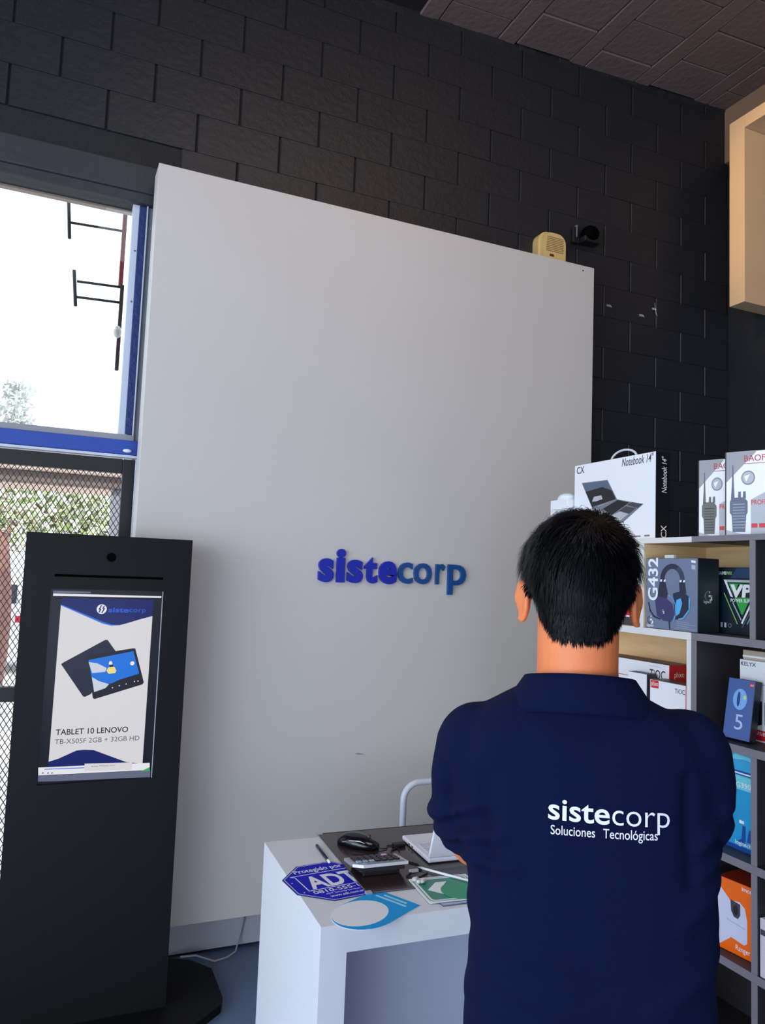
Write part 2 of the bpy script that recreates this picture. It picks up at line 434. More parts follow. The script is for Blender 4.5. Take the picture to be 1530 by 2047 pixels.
tree('leafy green tree beyond the mesh gate, right of the brick red trunk', 0.3, 11.5, 2.0, 0.10, [(-0.2, 11.5, 2.4, 0.9), (0.7, 11.6, 2.45, 0.7), (0.3, 11.3, 2.55, 0.7), (-0.9, 11.8, 2.4, 0.8), (0.4, 11.4, 1.9, 0.7)], 2300, [G1, G2, G3, G4, G4, G4], mat('bark', s(110, 92, 78), 0.9, bump=0.5, bscale=30))
tree('tree with a brick red trunk beside the left edge of the mesh gate', -0.47, 9.9, 2.1, 0.07, [(-0.7, 10.1, 2.15, 0.5), (-1.0, 10.2, 2.3, 0.6), (-0.35, 10.1, 2.0, 0.35)], 500, [G1, G2, G4, mat('leaf_tan', s(176, 160, 130), 0.6)], mat('red_bark', s(150, 112, 104), 0.9, bump=0.5, bscale=30, var=0.15), sz=0.05)
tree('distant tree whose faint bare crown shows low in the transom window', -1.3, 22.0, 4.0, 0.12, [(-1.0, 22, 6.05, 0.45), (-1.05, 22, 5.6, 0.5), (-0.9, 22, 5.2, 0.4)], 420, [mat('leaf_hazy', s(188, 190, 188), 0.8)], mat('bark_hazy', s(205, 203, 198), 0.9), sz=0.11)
cr = thing('parked_car', 'white parked car with dark windows glimpsed outside left of the kiosk', 'car', (-0.3, 14.0, -0.14))
prof = [(-1.9,0.25),(-1.95,0.7),(-1.75,0.95),(-1.3,1.0),(-0.9,1.45),(0.7,1.48),(1.4,1.0),(1.95,0.88),(2.0,0.3)]
B(mat('car_white', s(225, 225, 230), 0.3)).prism(prof, (-0.2, 13.2, -0.1), X, Z, Y, 1.6).build('body', cr, True)
B(mat('car_glass', s(50, 54, 64), 0.15)).prism([(-1.15,1.05),(-0.9,1.32),(-0.2,1.34),(-0.2,1.05)], (-0.2, 13.19, -0.1), X, Z, -Y, 0.01).build('window', cr, True)
B(M_pred).prism([(-0.2,0.76),(-0.08,0.76),(-0.08,0.86),(-0.2,0.86)], (-0.2, 13.19, -0.1), X, Z, -Y, 0.02).build('red_sticker', cr, True)
for dx in (-1.25, 1.25):
    B(M_ink, True).tube([(-0.2+dx, 13.25, 0.16), (-0.2+dx, 13.05, 0.16)], 0.3, 20).build('wheel', cr, True)

# ------------------------------------------------------------------ white backing panel and its sign
PX0, PX1, PY = 0.309, 2.537, 3.15
pn = thing('backing_panel', 'large off-white panel standing against the black block wall, behind the desk', 'panel', ((PX0+PX1)/2, PY+0.06, 0))
B(M_panel).bbox(PX0, PX1, PY, PY+0.125, 0.20, 3.258, 0.002).build('board', pn, True)
B(M_plinth).box(PX0+0.02, PX1-0.02, 3.325, 3.338, 0.012, 0.22).build('plinth', pn, True)
B(M_plinth).box(PX0+0.1, PX1-0.1, PY+0.125, 3.326, 0.40, 3.1).build('batten', pn, True)
B(M_hole).tube([(at(1166, 541, 1, PY).x, PY+0.002, at(1166, 541, 1, PY).z), (at(1166, 541, 1, PY).x, PY-0.001, at(1166, 541, 1, PY).z)], 0.004, 8).build('screw', pn, True)
sk = B(M_pgrey)
o_ = at(708, 1508, 1, PY); sk.prism([(0, 0.002), (0.02, -0.001), (0.055, -0.004), (0.02, 0.004)], o_ - Y*0.0006, X, Z, -Y, 0.0004)
sk.build('scuff', pn, True)

sg = thing('wall_sign', 'raised blue lettered company sign mounted on the off-white panel', 'sign', (1.44, PY, 1.56))
M_s1 = mat('sign_blue', s(10, 36, 168), 0.35); M_s2 = mat('sign_teal_blue', s(16, 74, 142), 0.35)
def wx(cx): return at(600+cx/4.25, 1160, 1, PY).x
sign = [('s',140,286,1),('i',292,382,1),('s',386,532,1),('t',530,655,1),('e',655,820,1),('c',818,955,0),('o',953,1115,0),('r',1138,1228,0),('p',1242,1405,0)]
zb = 1.571
for ch, a, b, bold in sign:
    mb = B(M_s1 if bold else M_s2); x0, x1 = wx(a), wx(b)
    hh = {'s':0.094, 'i':0.138, 't':0.108, 'e':0.094, 'c':0.092, 'o':0.092, 'r':0.092, 'p':0.092}[ch]
    letters(mb, ch, (x0+0.003, PY-0.0005, zb), X, -Y, x1-x0-0.008, hh, 0.04 if bold else 0.012, 0.016)
    mb.build('letter', sg, True)

# white cable below the panel
cbl = [(0.872, 3.312, 0.20), (0.868, 3.310, 0.115), (0.852, 3.305, 0.05), (0.83, 3.27, 0.012), (0.79, 3.245, 0.006), (0.735, 3.230, 0.006), (0.66, 3.245, 0.034), (0.60, 3.25, 0.035)]
tag(B(mat('cable_grey', s(176, 176, 182), 0.5), True).tube(cbl, 0.004, 6).build('power_cable'), 'thin pale grey cable dropping from below the panel to the kiosk base', 'cable')

# siren and bracket on the black wall
si = thing('alarm_siren', 'cream alarm siren box on the black wall above the panel corner', 'siren', (2.355, WY, 3.24))
M_si = mat('aged_cream', s(226, 196, 130), 0.4)
def arch(x0, x1, z0, z1, r, n=6):
    return [(x0, z0), (x1, z0)] + [(x1-r+r*math.cos(a), z1-r+r*math.sin(a)) for a in [PI/2*i/n for i in range(n+1)]] + [(x0+r-r*math.sin(a), z1-r+r*math.cos(a)) for a in [PI/2*i/n for i in range(n+1)]]
B(M_si).prism(arch(2.268, 2.44, 3.262, 3.462, 0.06), (0, WY-0.012, 0), X, Z, -Y, 0.05).build('back_housing', si, True)
B(M_si).prism(arch(2.280, 2.425, 3.264, 3.448, 0.052), (0, WY-0.062, 0), X, Z, -Y, 0.03).build('front_cover', si, True)
lv = B(mat('siren_slot', s(150, 122, 76), 0.6))
for i in range(9):
    z = 3.345 + i*0.0095; lv.box(2.298+0.001*i, 2.410, WY-0.0935, WY-0.091, z, z+0.004)
lv.build('louvre', si, True)
B(mat('siren_badge', s(90, 50, 30), 0.5)).box(2.322, 2.348, WY-0.0945, WY-0.091, 3.318, 3.330).build('badge', si, True)
br = thing('wall_camera', 'small black dome camera on the black wall right of the cream siren', 'camera', (2.6, WY, 3.5))
B(M_hole, True).ellip((2.612, WY-0.055, 3.515), (0.052, 0.05, 0.045)).build('dome', br, True)
B(M_blackmetal).bbox(2.565, 2.672, WY-0.075, WY-0.008, 3.465, 3.497, 0.006).build('base', br, True)
B(M_pgrey).bbox(2.535, 2.541, WY-0.04, WY-0.01, 3.49, 3.56, 0.002).build('clip', br, True)
B(M_blackmetal).bbox(2.515, 2.56, WY-0.035, WY-0.008, 3.46, 3.55, 0.004).build('bracket', br, True)
for i, (x, z, l_) in enumerate([(2.785, 3.155, 'leftmost small silver hook on the black wall right of the panel'), (3.02, 3.14, 'second small silver hook on the black wall, lowest of the three'), (3.115, 3.195, 'rightmost and tallest small silver hook on the black wall below the cream frame')]):
    hk = thing('wall_hook', l_, 'hook', (x, WY-0.012, z), group='small hooks on the black wall')
    hgt = (0.012, 0.014, 0.07)[i]
    B(M_silver).bbox(-0.016, 0.016, -0.003, 0.002, -0.006, 0.006, 0.001).build('plate', hk)
    B(M_silver, True).tube([(0, -0.003, hgt/2), (0.002, -0.008, 0), (0.004, -0.012, -hgt/2), (0.012, -0.013, -hgt/2-0.006)], 0.0022, 6).build('pin', hk)

# cream frame on the right wall
cf = thing('hanging_frame', 'cream box frame hanging high on the right wall below the ceiling', 'frame', (3.55, 2.0, 3.17))
B(M_cream).bbox(3.40, 3.698, 2.950, 3.052, 3.172, 4.245, 0.002).build('side_panel', cf, True)
B(M_cream).bbox(3.40, 3.698, 0.95, 2.949, 4.172, 4.245, 0.002).build('top_panel', cf, True)
B(M_cream).bbox(3.40, 3.698, 0.845, 0.949, 3.172, 4.245, 0.002).build('side_panel', cf, True)

# ------------------------------------------------------------------ kiosk
KY = 2.92
ki = thing('information_kiosk', 'tall black information kiosk with a portrait screen before the mesh gate', 'kiosk', (0.21, 3.0, 0))
KX0, KX1, KZ = -0.073, 0.496, 1.705
SX0, SX1, SZ0, SZ1 = 0.018, 0.400, 0.838, 1.510
kb = B(M_k)
kb.box(KX0, SX0, KY, KY+0.025, 0.03, KZ); kb.box(SX1, KX1, KY, KY+0.025, 0.03, KZ)
kb.box(SX0, SX1, KY, KY+0.025, 0.03, SZ0); kb.box(SX0, SX1, KY, KY+0.025, SZ1, 1.553); kb.box(SX0, 0.026, KY, KY+0.025, 1.553, 1.562)
kb.box(0.397, SX1, KY, KY+0.025, 1.553, 1.562); kb.box(SX0, SX1, KY, KY+0.025, 1.562, KZ)
kb.box(KX0, KX1, KY+0.025, KY+0.13, 0.03, KZ)
kb.build('cabinet', ki, True)
B(M_hole).box(0.026, 0.397, KY+0.012, KY+0.0255, 1.553, 1.562).build('slot', ki, True)
hc = at(223, 1114, 1, KY)
B(M_hole).tube([(hc.x, KY+0.004, hc.z), (hc.x, KY-0.0008, hc.z)], 0.0165, 24, smooth=False).build('camera_window', ki, True)
base = [(-0.20, 2.74), (0.52, 2.74), (0.597, 2.795), (0.685, 2.868), (0.700, 2.91), (0.703, 3.13), (0.635, 3.225), (0.55, 3.27), (-0.2, 3.27), (-0.29, 3.17), (-0.29, 2.84)]
B(M_k).prism(base, (0, 0, 0.0), X, Y, Z, 0.03).build('base_plate', ki, True)
# screen: everything on it is flat and gives off its own light
def em(name, c, e=1.0):
    m = mat('screen_'+name, c, 0.25, emit=1.0, spec=0.25)
    m.node_tree.nodes['Principled BSDF'].inputs['Base Color'].default_value = (0.004, 0.004, 0.006, 1)
    return m
E_bk = em('black', s(14, 16, 26), 0.7); E_wh = em('white', s(212, 210, 214), 0.62); E_nv = em('navy', s(10, 24, 96), 0.8)
E_bl = em('blue', s(30, 110, 220), 0.8); E_lg = em('light', s(226, 226, 232), 0.6); E_tx = em('text', s(20, 20, 24), 0.3); E_tg = em('text_grey', s(86, 88, 98), 0.5)
E_lb = em('logo_blue', s(38, 88, 205), 0.8); E_sky = em('sky', s(20, 110, 215), 0.8); E_gr = em('grey', s(96, 102, 124), 0.5); E_ye = em('yellow', s(232, 214, 130), 0.8)
E_sn = em('snow', s(200, 205, 220), 0.7); E_nt = em('night', s(22, 24, 34), 0.6); E_grn = em('green', s(60, 170, 80), 0.7); E_dk = em('tablet_back', s(26, 32, 52), 0.6)
SY = KY+0.010
scn = B(E_bk).box(SX0, SX1, SY, SY+0.014, SZ0, SZ1).build('screen', ki, True); scn['label'] = 'lit portrait screen showing a tablet advertisement'
# bezel strip (bright right edge of the recess)
def kp(x, y, lay): return at(30+x/3.825, 1050+y/3.825, 1, SY) - Y*0.0004*lay
def kpoly(mb, m, pts, lay):
    mb.use(m); P = [kp(x, y, lay) for x, y in pts]; mb.add(P, [list(range(len(P)))], False)
pic = MB()
kpoly(pic, E_lg, [(293,521),(1120,543),(1119,556),(291,540)], 1); kpoly(pic, E_gr, [(293,500),(580,508),(580,520),(293,520)], 1)
kpoly(pic, E_wh, [(352,600),(1052,690),(975,1822),(257,1808)], 1)
kpoly(pic, E_nv, [(358,556),(1062,570),(1052,694),(960,718),(860,748),(800,764),(735,758),(690,745),(350,604)], 2)
kpoly(pic, E_bl, [(350,604),(690,745),(735,758),(800,764),(735,768),(670,752),(350,612)], 3)
kpoly(pic, E_nv, [(257,1808),(330,1785),(470,1722),(530,1716),(600,1718),(660,1740),(850,1810),(975,1822),(970,1850),(255,1850)], 2)
kpoly(pic, E_bl, [(225,1862),(530,1850),(530,1856),(225,1868)], 5)
kpoly(pic, E_lg, [(178,1852),(1030,1815),(1030,1870),(178,1912)], 4)
kpoly(pic, E_wh, [(532,1822),(895,1812),(893,1868),(530,1880)], 5)
kpoly(pic, E_grn, [(960,1880),(1030,1848),(1030,1876)], 6)
kpoly(pic, E_gr, [(176,1914),(355,1907),(355,1955),(176,1960)], 2); kpoly(pic, E_gr, [(355,1907),(1034,1872),(1034,1925),(355,1955)], 1)
# tablet back and tablet front
kpoly(pic, E_dk, [(352,1062),(372,1048),(690,876),(708,876),(790,990),(580,1290),(535,1312),(520,1308)], 3)
kpoly(pic, E_nt, [(552,1010),(570,994),(905,940),(920,942),(985,1200),(975,1216),(610,1328),(595,1322)], 4)
kpoly(pic, E_sky, [(562,1030),(905,962),(958,1165),(700,1215),(605,1275)], 5)
kpoly(pic, E_sn, [(562,1045),(630,1055),(700,1090),(690,1120),(590,1130)], 6)
kpoly(pic, E_sn, [(588,1160),(640,1190),(720,1215),(690,1245),(605,1275)], 6)
kpoly(pic, E_nt, [(800,1180),(960,1130),(965,1165),(700,1225)], 6)
kpoly(pic, E_ye, [(715,1085),(760,1080),(775,1112),(765,1130),(715,1135),(698,1110)], 7)
kpoly(pic, E_lg, [(715,1062),(722,1040),(738,1038),(746,1058),(735,1070)], 7)
kpoly(pic, E_nt, [(722,1066),(748,1062),(752,1080),(722,1084)], 7)
c0 = kp(897, 1055, 7); pic.use(E_lg); pic.add([c0 + X*a + Z*b for a, b in circ(0, 0, 0.0075, 14)], [list(range(14))], False)
for x, y in ((745,1242),(798,1226),(850,1213),(913,1194),(940,1190)):
    c0 = kp(x, y, 8); pic.use(E_lg); pic.add([c0 + X*a + Z*b for a, b in circ(0, 0, 0.0022, 8)], [list(range(8))], False)
# round mark
c0 = kp(663, 641, 5); pic.use(E_lg); pic.add([c0 + X*a + Z*b for a, b in circ(0, 0, 0.0172, 28)], [list(range(28))], False)
c1 = c0 - Y*0.0004; pic.use(E_nv)
for pts in ([(-.003,.014),(.001,.014),(-.005,.001),(-.001,.001),(-.006,-.012),(-.010,-.012),(-.007,-.002),(-.011,-.002)], [(.010,.012),(.006,.012),(.002,.001),(.006,.001),(-.001,-.014),(.003,-.014),(.012,.004),(.007,.004)]):
    pic.add([c1 + X*a + Z*b for a, b in pts], [list(range(len(pts)))], False)
pic.build('advert_picture', scn, True)
def ktext(m, st, a, b, h, bold, lay, name='advert_lettering', slant=0):
    A, Bq = kp(*a, lay), kp(*b, lay); mb = B(m); letters(mb, st, A, X, -Y, Bq.x-A.x, h, bold, slant=slant); mb.build(name, scn, True)
ktext(E_lb, 'siste', (713, 664), (870, 664), 0.0165, 0.025, 4); ktext(E_lb, 'corp', (873, 664), (1000, 664), 0.0115, 0.0, 4)
ktext(E_tx, 'TABLET 10 LENOVO', (310, 1604), (862, 1604), 0.0195, 0.012, 4)
ktext(E_tg, 'TB-X505F 2GB + 32GB HD', (303, 1674), (948, 1674), 0.0165, 0.0, 4)
ktext(E_tg, 'Activar Windows ahora', (582, 1848), (765, 1848), 0.005, 0.0, 7)
ib = B(E_tg)
for x in (215, 255, 285): 
    c0 = kp(x, 1893, 6); ib.add([c0 + X*a + Z*b for a, b in [(-.003,-.003),(.004,0),(-.003,.003)]], [(0,1,2)], False)
ib.build('player_icons', scn, True)
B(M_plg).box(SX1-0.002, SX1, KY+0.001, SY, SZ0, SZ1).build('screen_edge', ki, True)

# ------------------------------------------------------------------ desk (own frame, slightly turned)
DR = R(-2.0); DO = Vector((0.664, 1.80, 0))
dk = thing('desk', 'white waterfall desk with thick slab legs in front of the backing panel', 'desk', DO, DR)
DW, DD, DT = 1.075, 0.605, 0.068
B(M_desk).box(0, DW, 0, DD, 0.75-DT, 0.75).build('top', dk)
B(M_desk).box(0, DT, 0, DD, 0, 0.75-DT).build('side_panel', dk)
B(M_desk).box(DW-DT, DW, 0, DD, 0, 0.75-DT).build('side_panel', dk)
B(M_deskin).box(DT, DW-DT, 0.20, 0.22, 0.05, 0.75-DT).build('modesty_panel', dk)

# ------------------------------------------------------------------ things on the desk
DZ = 0.75
mt_ = thing('desk_mat', 'glossy dark brown desk mat covering most of the white desk top', 'desk mat', (1.28, 2.16, DZ), R(-3))
mb = B(mat('brown_leather', s(52, 38, 38), 0.16, var=0.06), True)
mb.bbox(-0.425, 0.415, -0.243, 0.235, 0.0005, 0.004, 0.0015)
mb.build('sheet', mt_)
hm = B(mat('mat_edge', s(70, 56, 58), 0.25), True); hm.tube([(-0.425,-0.243,0.003),(0.415,-0.243,0.003),(0.415,0.235,0.003),(-0.425,0.235,0.003)], 0.0022, 6, closed=True); hm.build('hem', mt_)
for sx in (-1,):
    for sy in (-0.243, 0.235):
        B(M_silver).bbox(-0.430, -0.412, sy-0.006 if sy < 0 else sy-0.010, sy+0.010 if sy < 0 else sy+0.006, 0.0, 0.0062, 0.001).build('corner_clip', mt_)
MZ = DZ + 0.0045

# octagonal plaque
ad = thing('octagonal_sign', 'blue octagonal security plaque overhanging the desk edge, partly under the mat', 'sign', (0.784, 2.058, DZ+0.0008), R(6))
M_adt = mat('plaque_blue', s(18, 16, 190), 0.6, spec=0.15); 
ro = 0.137
octo = [(ro*math.cos(PI/8+PI/4*i), ro*math.sin(PI/8+PI/4*i)) for i in range(8)]
B(mat('plaque_edge', s(24, 28, 96), 0.4)).prism(octo, (0,0,-0.0006), X, Y, Z, 0.0012).build('plate', ad)
B(M_adt).prism([(a*0.975, b*0.975) for a, b in octo], (0,0,0.0006), X, Y, Z, 0.0002).build('face', ad)
lt_ = B(M_pw)
stroke(lt_, [(a*0.955, b*0.955) for a, b in octo], 0.0015, (0,0,0.0008), X, Y, Z, 0.0002, True)
stroke(lt_, [(-0.100,0.060),(0.100,0.060)], 0.003, (0,0,0.0008), X, Y, Z, 0.0002)
stroke(lt_, [(-0.088,0.052),(-0.088,-0.045),(0.1,-0.045)], 0.003, (0,0,0.0008), X, Y, Z, 0.0002)
stroke(lt_, [(-0.100,0.060),(-0.088,0.052)], 0.003, (0,0,0.0008), X, Y, Z, 0.0002)
lt_.build('border', ad)
tx = B(M_pw)
letters(tx, 'Protegido por', (-0.078, 0.074, 0.001), X, Z, 0.150, 0.024, 0.012)
letters(tx, 'ADT', (-0.074, -0.036, 0.001), X, Z, 0.155, 0.080, 0.03)
letters(tx, '0810-555-1000', (-0.082, -0.070, 0.001), X, Z, 0.185, 0.019, 0.012)
letters(tx, 'ADT Security Services S.A', (-0.055, -0.084, 0.001), X, Z, 0.12, 0.008, 0.006)
letters(tx, 'www.adt.com.ar', (-0.050, -0.104, 0.001), X, Z, 0.10, 0.013, 0.010)
tx.build('lettering', ad)
for p in ((-0.110, 0.02), (-0.104, -0.05)): B(M_plg, True).ellip((p[0], p[1], 0.0008), (0.0025, 0.0025, 0.0012), 10, 6).build('rivet', ad)

# round payment card
cdm = thing('payment_card', 'cyan card with a white round field lying at the front edge of the desk', 'card', (0.80, 1.835, DZ+0.0006), R(28))
M_cy = mat('card_cyan', s(20, 158, 228), 0.6, spec=0.2)
out = [(0.13, -0.074), (0.13, 0.074)] + [(0.0+0.09*math.cos(a)*1.05-0.01, 0.078*math.sin(a)) for a in [PI/2+PI*i/16 for i in range(17)]]
B(mat('card_edge', s(225, 232, 240), 0.4)).prism(out, (0,0,-0.0004), X, Y, Z, 0.0010).build('card', cdm)
B(M_cy).prism([(a*0.985, b*0.985) for a, b in out], (0,0,0.0006), X, Y, Z, 0.0001).build('cyan_face', cdm)
B(M_pw).prism(circ(-0.014, 0.012, 0.082, 32, 0.064), (0,0,0.0007), X, Y, Z, 0.0002).build('white_field', cdm)
wb_ = B(mat('card_text', s(160, 222, 240), 0.4))
for i, (a, b) in enumerate(((-0.05, 0.05), (-0.04, 0.035))): wb_.prism([(0.092+0.016*i, a), (0.100+0.016*i, a), (0.100+0.016*i, b), (0.092+0.016*i, b)], (0,0,0.0008), X, Y, Z, 0.0001)
wb_.build('print_band', cdm)

# pen
pe = thing('pen', 'dark blue pen lying on the bare desk left of the brown mat', 'pen', (0.824, 2.245, DZ+0.0046))
M_pen = mat('pen_blue', s(24, 32, 62), 0.3)
B(M_pen, True).tube([(0.829,2.318,DZ+0.0045),(0.8265,2.28,DZ+0.0045),(0.8205,2.19,DZ+0.0045)], 0.0043, 10).build('barrel', pe, True)
B(M_pw, True).tube([(0.8205,2.19,DZ+0.0045),(0.8190,2.172,DZ+0.0045)], [0.0046, 0.0040], 10).build('end_cap', pe, True)

# mouse
mo = thing('computer_mouse', 'glossy black computer mouse with a silver stripe on the brown mat', 'mouse', (0.952, 2.278, MZ), R(40))
M_mo = mat('mouse_black', s(16, 16, 22), 0.14)
rings = []
for i in range(15):
    t = i/14; yy = 0.066 - 0.132*t
    wdt = 0.037*math.sin(PI*min(1, max(0.0, 0.06+0.88*t)))**0.45 ; h = 0.037*math.sin(PI*(0.08+0.80*t**0.8))**0.7
    rings.append([Vector((wdt*math.cos(a)*(1.0 if math.sin(a) > 0 else 0.95), yy, 0.001 + max(0, math.sin(a))**0.8*h)) for a in [2*PI*j/20 for j in range(20)]])
B(M_mo, True).loft(rings).build('shell', mo)
for sx in (-1, 1):
    B(M_silver, True).tube([(sx*0.030, 0.040, 0.012), (sx*0.0305, 0.01, 0.021), (sx*0.029, -0.02, 0.024), (sx*0.022, -0.05, 0.014)], 0.0018, 6).build('side_stripe', mo)
B(M_pdg, True).tube([(-0.004, -0.036, 0.0335), (0.004, -0.036, 0.0335)], 0.006, 12).build('scroll_wheel', mo)
B(M_ink, True).tube([(0, -0.062, 0.008), (0.005, -0.08, 0.003), (0.02, -0.09, 0.002), (0.045, -0.08, 0.002), (0.055, -0.095, 0.002), (0.045, -0.115, 0.002), (0.02, -0.135, 0.002)], 0.0017, 6).build('cable', mo)

# calculator: wedge raised at the near end
ca = thing('calculator', 'silver desk calculator with dark keys, raised on its near edge, on the mat', 'calculator', (0.925, 2.075, MZ), R(-4))
cw, cdp = 0.160, 0.105
TL = Matrix.Translation((0, 0, 0.022)) @ Matrix.Rotation(R(-8), 4, 'X')
B(M_silver).prism([(-0.080,-0.03),(-0.055,-0.054),(0.080,-0.052),(0.080,0.052),(-0.080,0.052)], TL @ Vector((0,0,0)), TL.to_3x3() @ X, TL.to_3x3() @ Y, TL.to_3x3() @ Z, 0.008).build('case', ca)
B(M_ink).prism([(-0.060,-0.042),(0.072,-0.042),(0.072,0.045),(-0.060,0.045)], TL @ Vector((0,0,-0.014)), TL.to_3x3() @ X, TL.to_3x3() @ Y, TL.to_3x3() @ Z, 0.0139).build('underside', ca)
B(M_ink).bbox(-0.05, 0.06, -0.036, -0.020, 0.0, 0.022, 0.002).build('foot', ca)
M_key = mat('key_dark', s(30, 32, 44), 0.4); M_keyl = mat('key_light', s(150, 165, 185), 0.4); M_keyp = mat('key_pink', s(225, 180, 205), 0.4)
for i in range(7):
    for j in range(4):
        m = M_keyp if (i, j) == (5, 3) else (M_keyl if j == 0 and i < 3 else M_key)
        x0 = -0.066 + i*0.0192; y0 = -0.026 + j*0.0185
        B(m).bbox(x0, x0+0.0158, y0, y0+0.0145, 0.008, 0.0125, 0.0015, 1, TL).build('key', ca)
B(mat('lcd', s(120, 132, 128), 0.25)).box(-0.04, 0.070, -0.045, -0.030, 0.008, 0.0092, TL).build('display', ca)

# laptop
la = thing('laptop', 'small white laptop open on the brown mat beside the standing man', 'laptop', (1.24, 2.16, MZ), R(-3))
M_lw = mat('laptop_white', s(232, 232, 240), 0.4)
B(M_lw).bbox(-0.142, 0.142, -0.098, 0.112, 0.002, 0.016, 0.004, 2).build('base', la)
for i in range(12):
    for j in range(5):
        x0 = -0.126 + i*0.0212; y0 = -0.075 + j*0.0195
        B(mat('laptop_key', s(205, 208, 222), 0.4)).bbox(x0, x0+0.018, y0, y0+0.0162, 0.016, 0.0182, 0.0008, 1).build('key', la)
LM = Matrix.Translation((0, -0.094, 0.016)) @ Matrix.Rotation(R(20), 4, 'X')
lid = B(M_lw).bbox(-0.142, 0.142, -0.004, 0.004, 0.002, 0.196, 0.003, 2, LM).build('lid', la)
B(M_ink).box(-0.128, 0.128, 0.0041, 0.0046, 0.018, 0.182, LM).build('display', lid)
pt = B(M_ink)
for y in (0.02, 0.045): pt.box(-0.1428, -0.1415, y, y+0.012, 0.006, 0.010)
pt.build('port', la)
# charger cable
cg = thing('charging_cable', 'thin black charging cable with a pale plug on the mat beside the calculator', 'cable', (1.05, 2.12, MZ))
pth = [(1.085,2.24,MZ+0.004),(1.07,2.235,MZ+0.002),(1.055,2.215,MZ+0.002),(1.03,2.20,MZ+0.002),(1.02,2.16,MZ+0.002),(1.035,2.11,MZ+0.002),(1.06,2.075,MZ+0.002),(1.055,2.04,MZ+0.002),(1.02,2.03,MZ+0.002),(0.99,2.005,MZ+0.002),(1.02,1.985,MZ+0.002),(1.06,2.01,MZ+0.002)]
B(M_ink, True).tube(pth, 0.002, 6).build('cord', cg, True)
B(M_plg).bbox(1.012, 1.038, 2.024, 2.036, MZ, MZ+0.007, 0.001).build('plug', cg, True)
B(M_ink).bbox(1.052, 1.092, 2.222, 2.246, MZ, MZ+0.010, 0.003).build('adapter', cg, True)

# green arrow sign, acrylic sheet and stylus
gs = thing('arrow_sign', 'green and white arrow sign lying at the front right of the desk', 'sign', (1.066, 1.897, MZ+0.0006), R(-5))
def rrect(w, h, r, n=5):
    P = []
    for cx, cy, a in ((w-r, h-r, 0), (-w+r, h-r, PI/2), (-w+r, -h+r, PI), (w-r, -h+r, 1.5*PI)):
        P += [(cx+r*math.cos(a+PI/2*i/n), cy+r*math.sin(a+PI/2*i/n)) for i in range(n+1)]
    return P
B(M_pw).prism(rrect(0.088, 0.080, 0.004), (0,0,-0.001), X, Y, Z, 0.0014).build('plate', gs)
M_gn = mat('sign_green', s(10, 128, 98), 0.3); M_gn2 = mat('sign_green_bright', s(16, 150, 100), 0.35)
B(M_gn).prism(rrect(0.082, 0.074, 0.016), (0,0,0.0004), X, Y, Z, 0.0001).build('outer_field', gs)
B(M_pw).prism(rrect(0.079, 0.071, 0.014), (0,0,0.0005), X, Y, Z, 0.0001).build('border', gs)
B(M_gn).prism(rrect(0.073, 0.065, 0.011), (0,0,0.0006), X, Y, Z, 0.0001).build('inner_field', gs)
ar = B(M_pw)
ar.prism([(-0.062, -0.002), (-0.022, 0.042), (0.012, 0.042), (-0.010, 0.016), (-0.010, -0.022), (0.006, -0.044), (-0.022, -0.044)], (0,0,0.0007), X, Y, Z, 0.0001)
ar.prism([(0.030, 0.012), (0.050, 0.012), (0.050, -0.012), (0.030, -0.012), (0.036, 0.0)], (0,0,0.0007), X, Y, Z, 0.0001)
ar.build('arrow', gs)
gd = tag(B(M_gn2).prism(circ(0, 0, 0.052, 32), (1.085, 1.868, MZ+0.0018), X, Y, Z, 0.0012).build('green_disc'), 'round green disc lying over the arrow sign', 'disc')
ac = tag(B(mat('acrylic', s(170, 178, 205), 0.08)).prism([(0.0, 0.0), (0.17, 0.0), (0.17, 0.075), (0.0, 0.075)], (1.0, 1.806, DZ+0.0006), Vector((0.995, -0.05, 0)), Vector((-0.05, 0.995, 0)), Z, 0.0018).build('acrylic_sheet'), 'clear acrylic sheet sticking out below the green arrow sign', 'sheet')
B(mat('acrylic_edge', s(30, 50, 70), 0.2), True).tube([Vector((1.0,1.806,DZ+0.002))+Vector((0.995,-0.05,0))*a+Vector((-0.05,0.995,0))*b for a, b in ((0,0),(0.17,0),(0.17,0.075),(0,0.075))], 0.0010, 6, closed=True).build('edge', ac)
cl = B(mat('crumpled_film', s(205, 205, 200), 0.3), True)
for i in range(7): cl.ellip((0.985+0.006*i*random.random()+0.01, 1.955+random.uniform(-0.012,0.012), MZ+0.008), (0.009, 0.006, 0.006), 7, 5, Matrix.Rotation(random.random()*3, 3, 'X'))
tag(cl.build('cable_tie'), 'crumpled pale cable ties at the corner of the arrow sign', 'cable tie')
st = thing('stylus', 'thin white stylus lying across the top of the arrow sign', 'stylus', (1.09, 1.98, MZ+0.006))
B(M_pw, True).tube([(1.052,2.036,MZ+0.0062),(1.075,2.0,MZ+0.0062),(1.145,1.902,MZ+0.0062)], 0.0035, 8).build('barrel', st, True)
B(M_plg, True).tube([(1.052,2.036,MZ+0.0062),(1.044,2.048,MZ+0.0062)], [0.0035, 0.001], 8).build('tip', st, True)

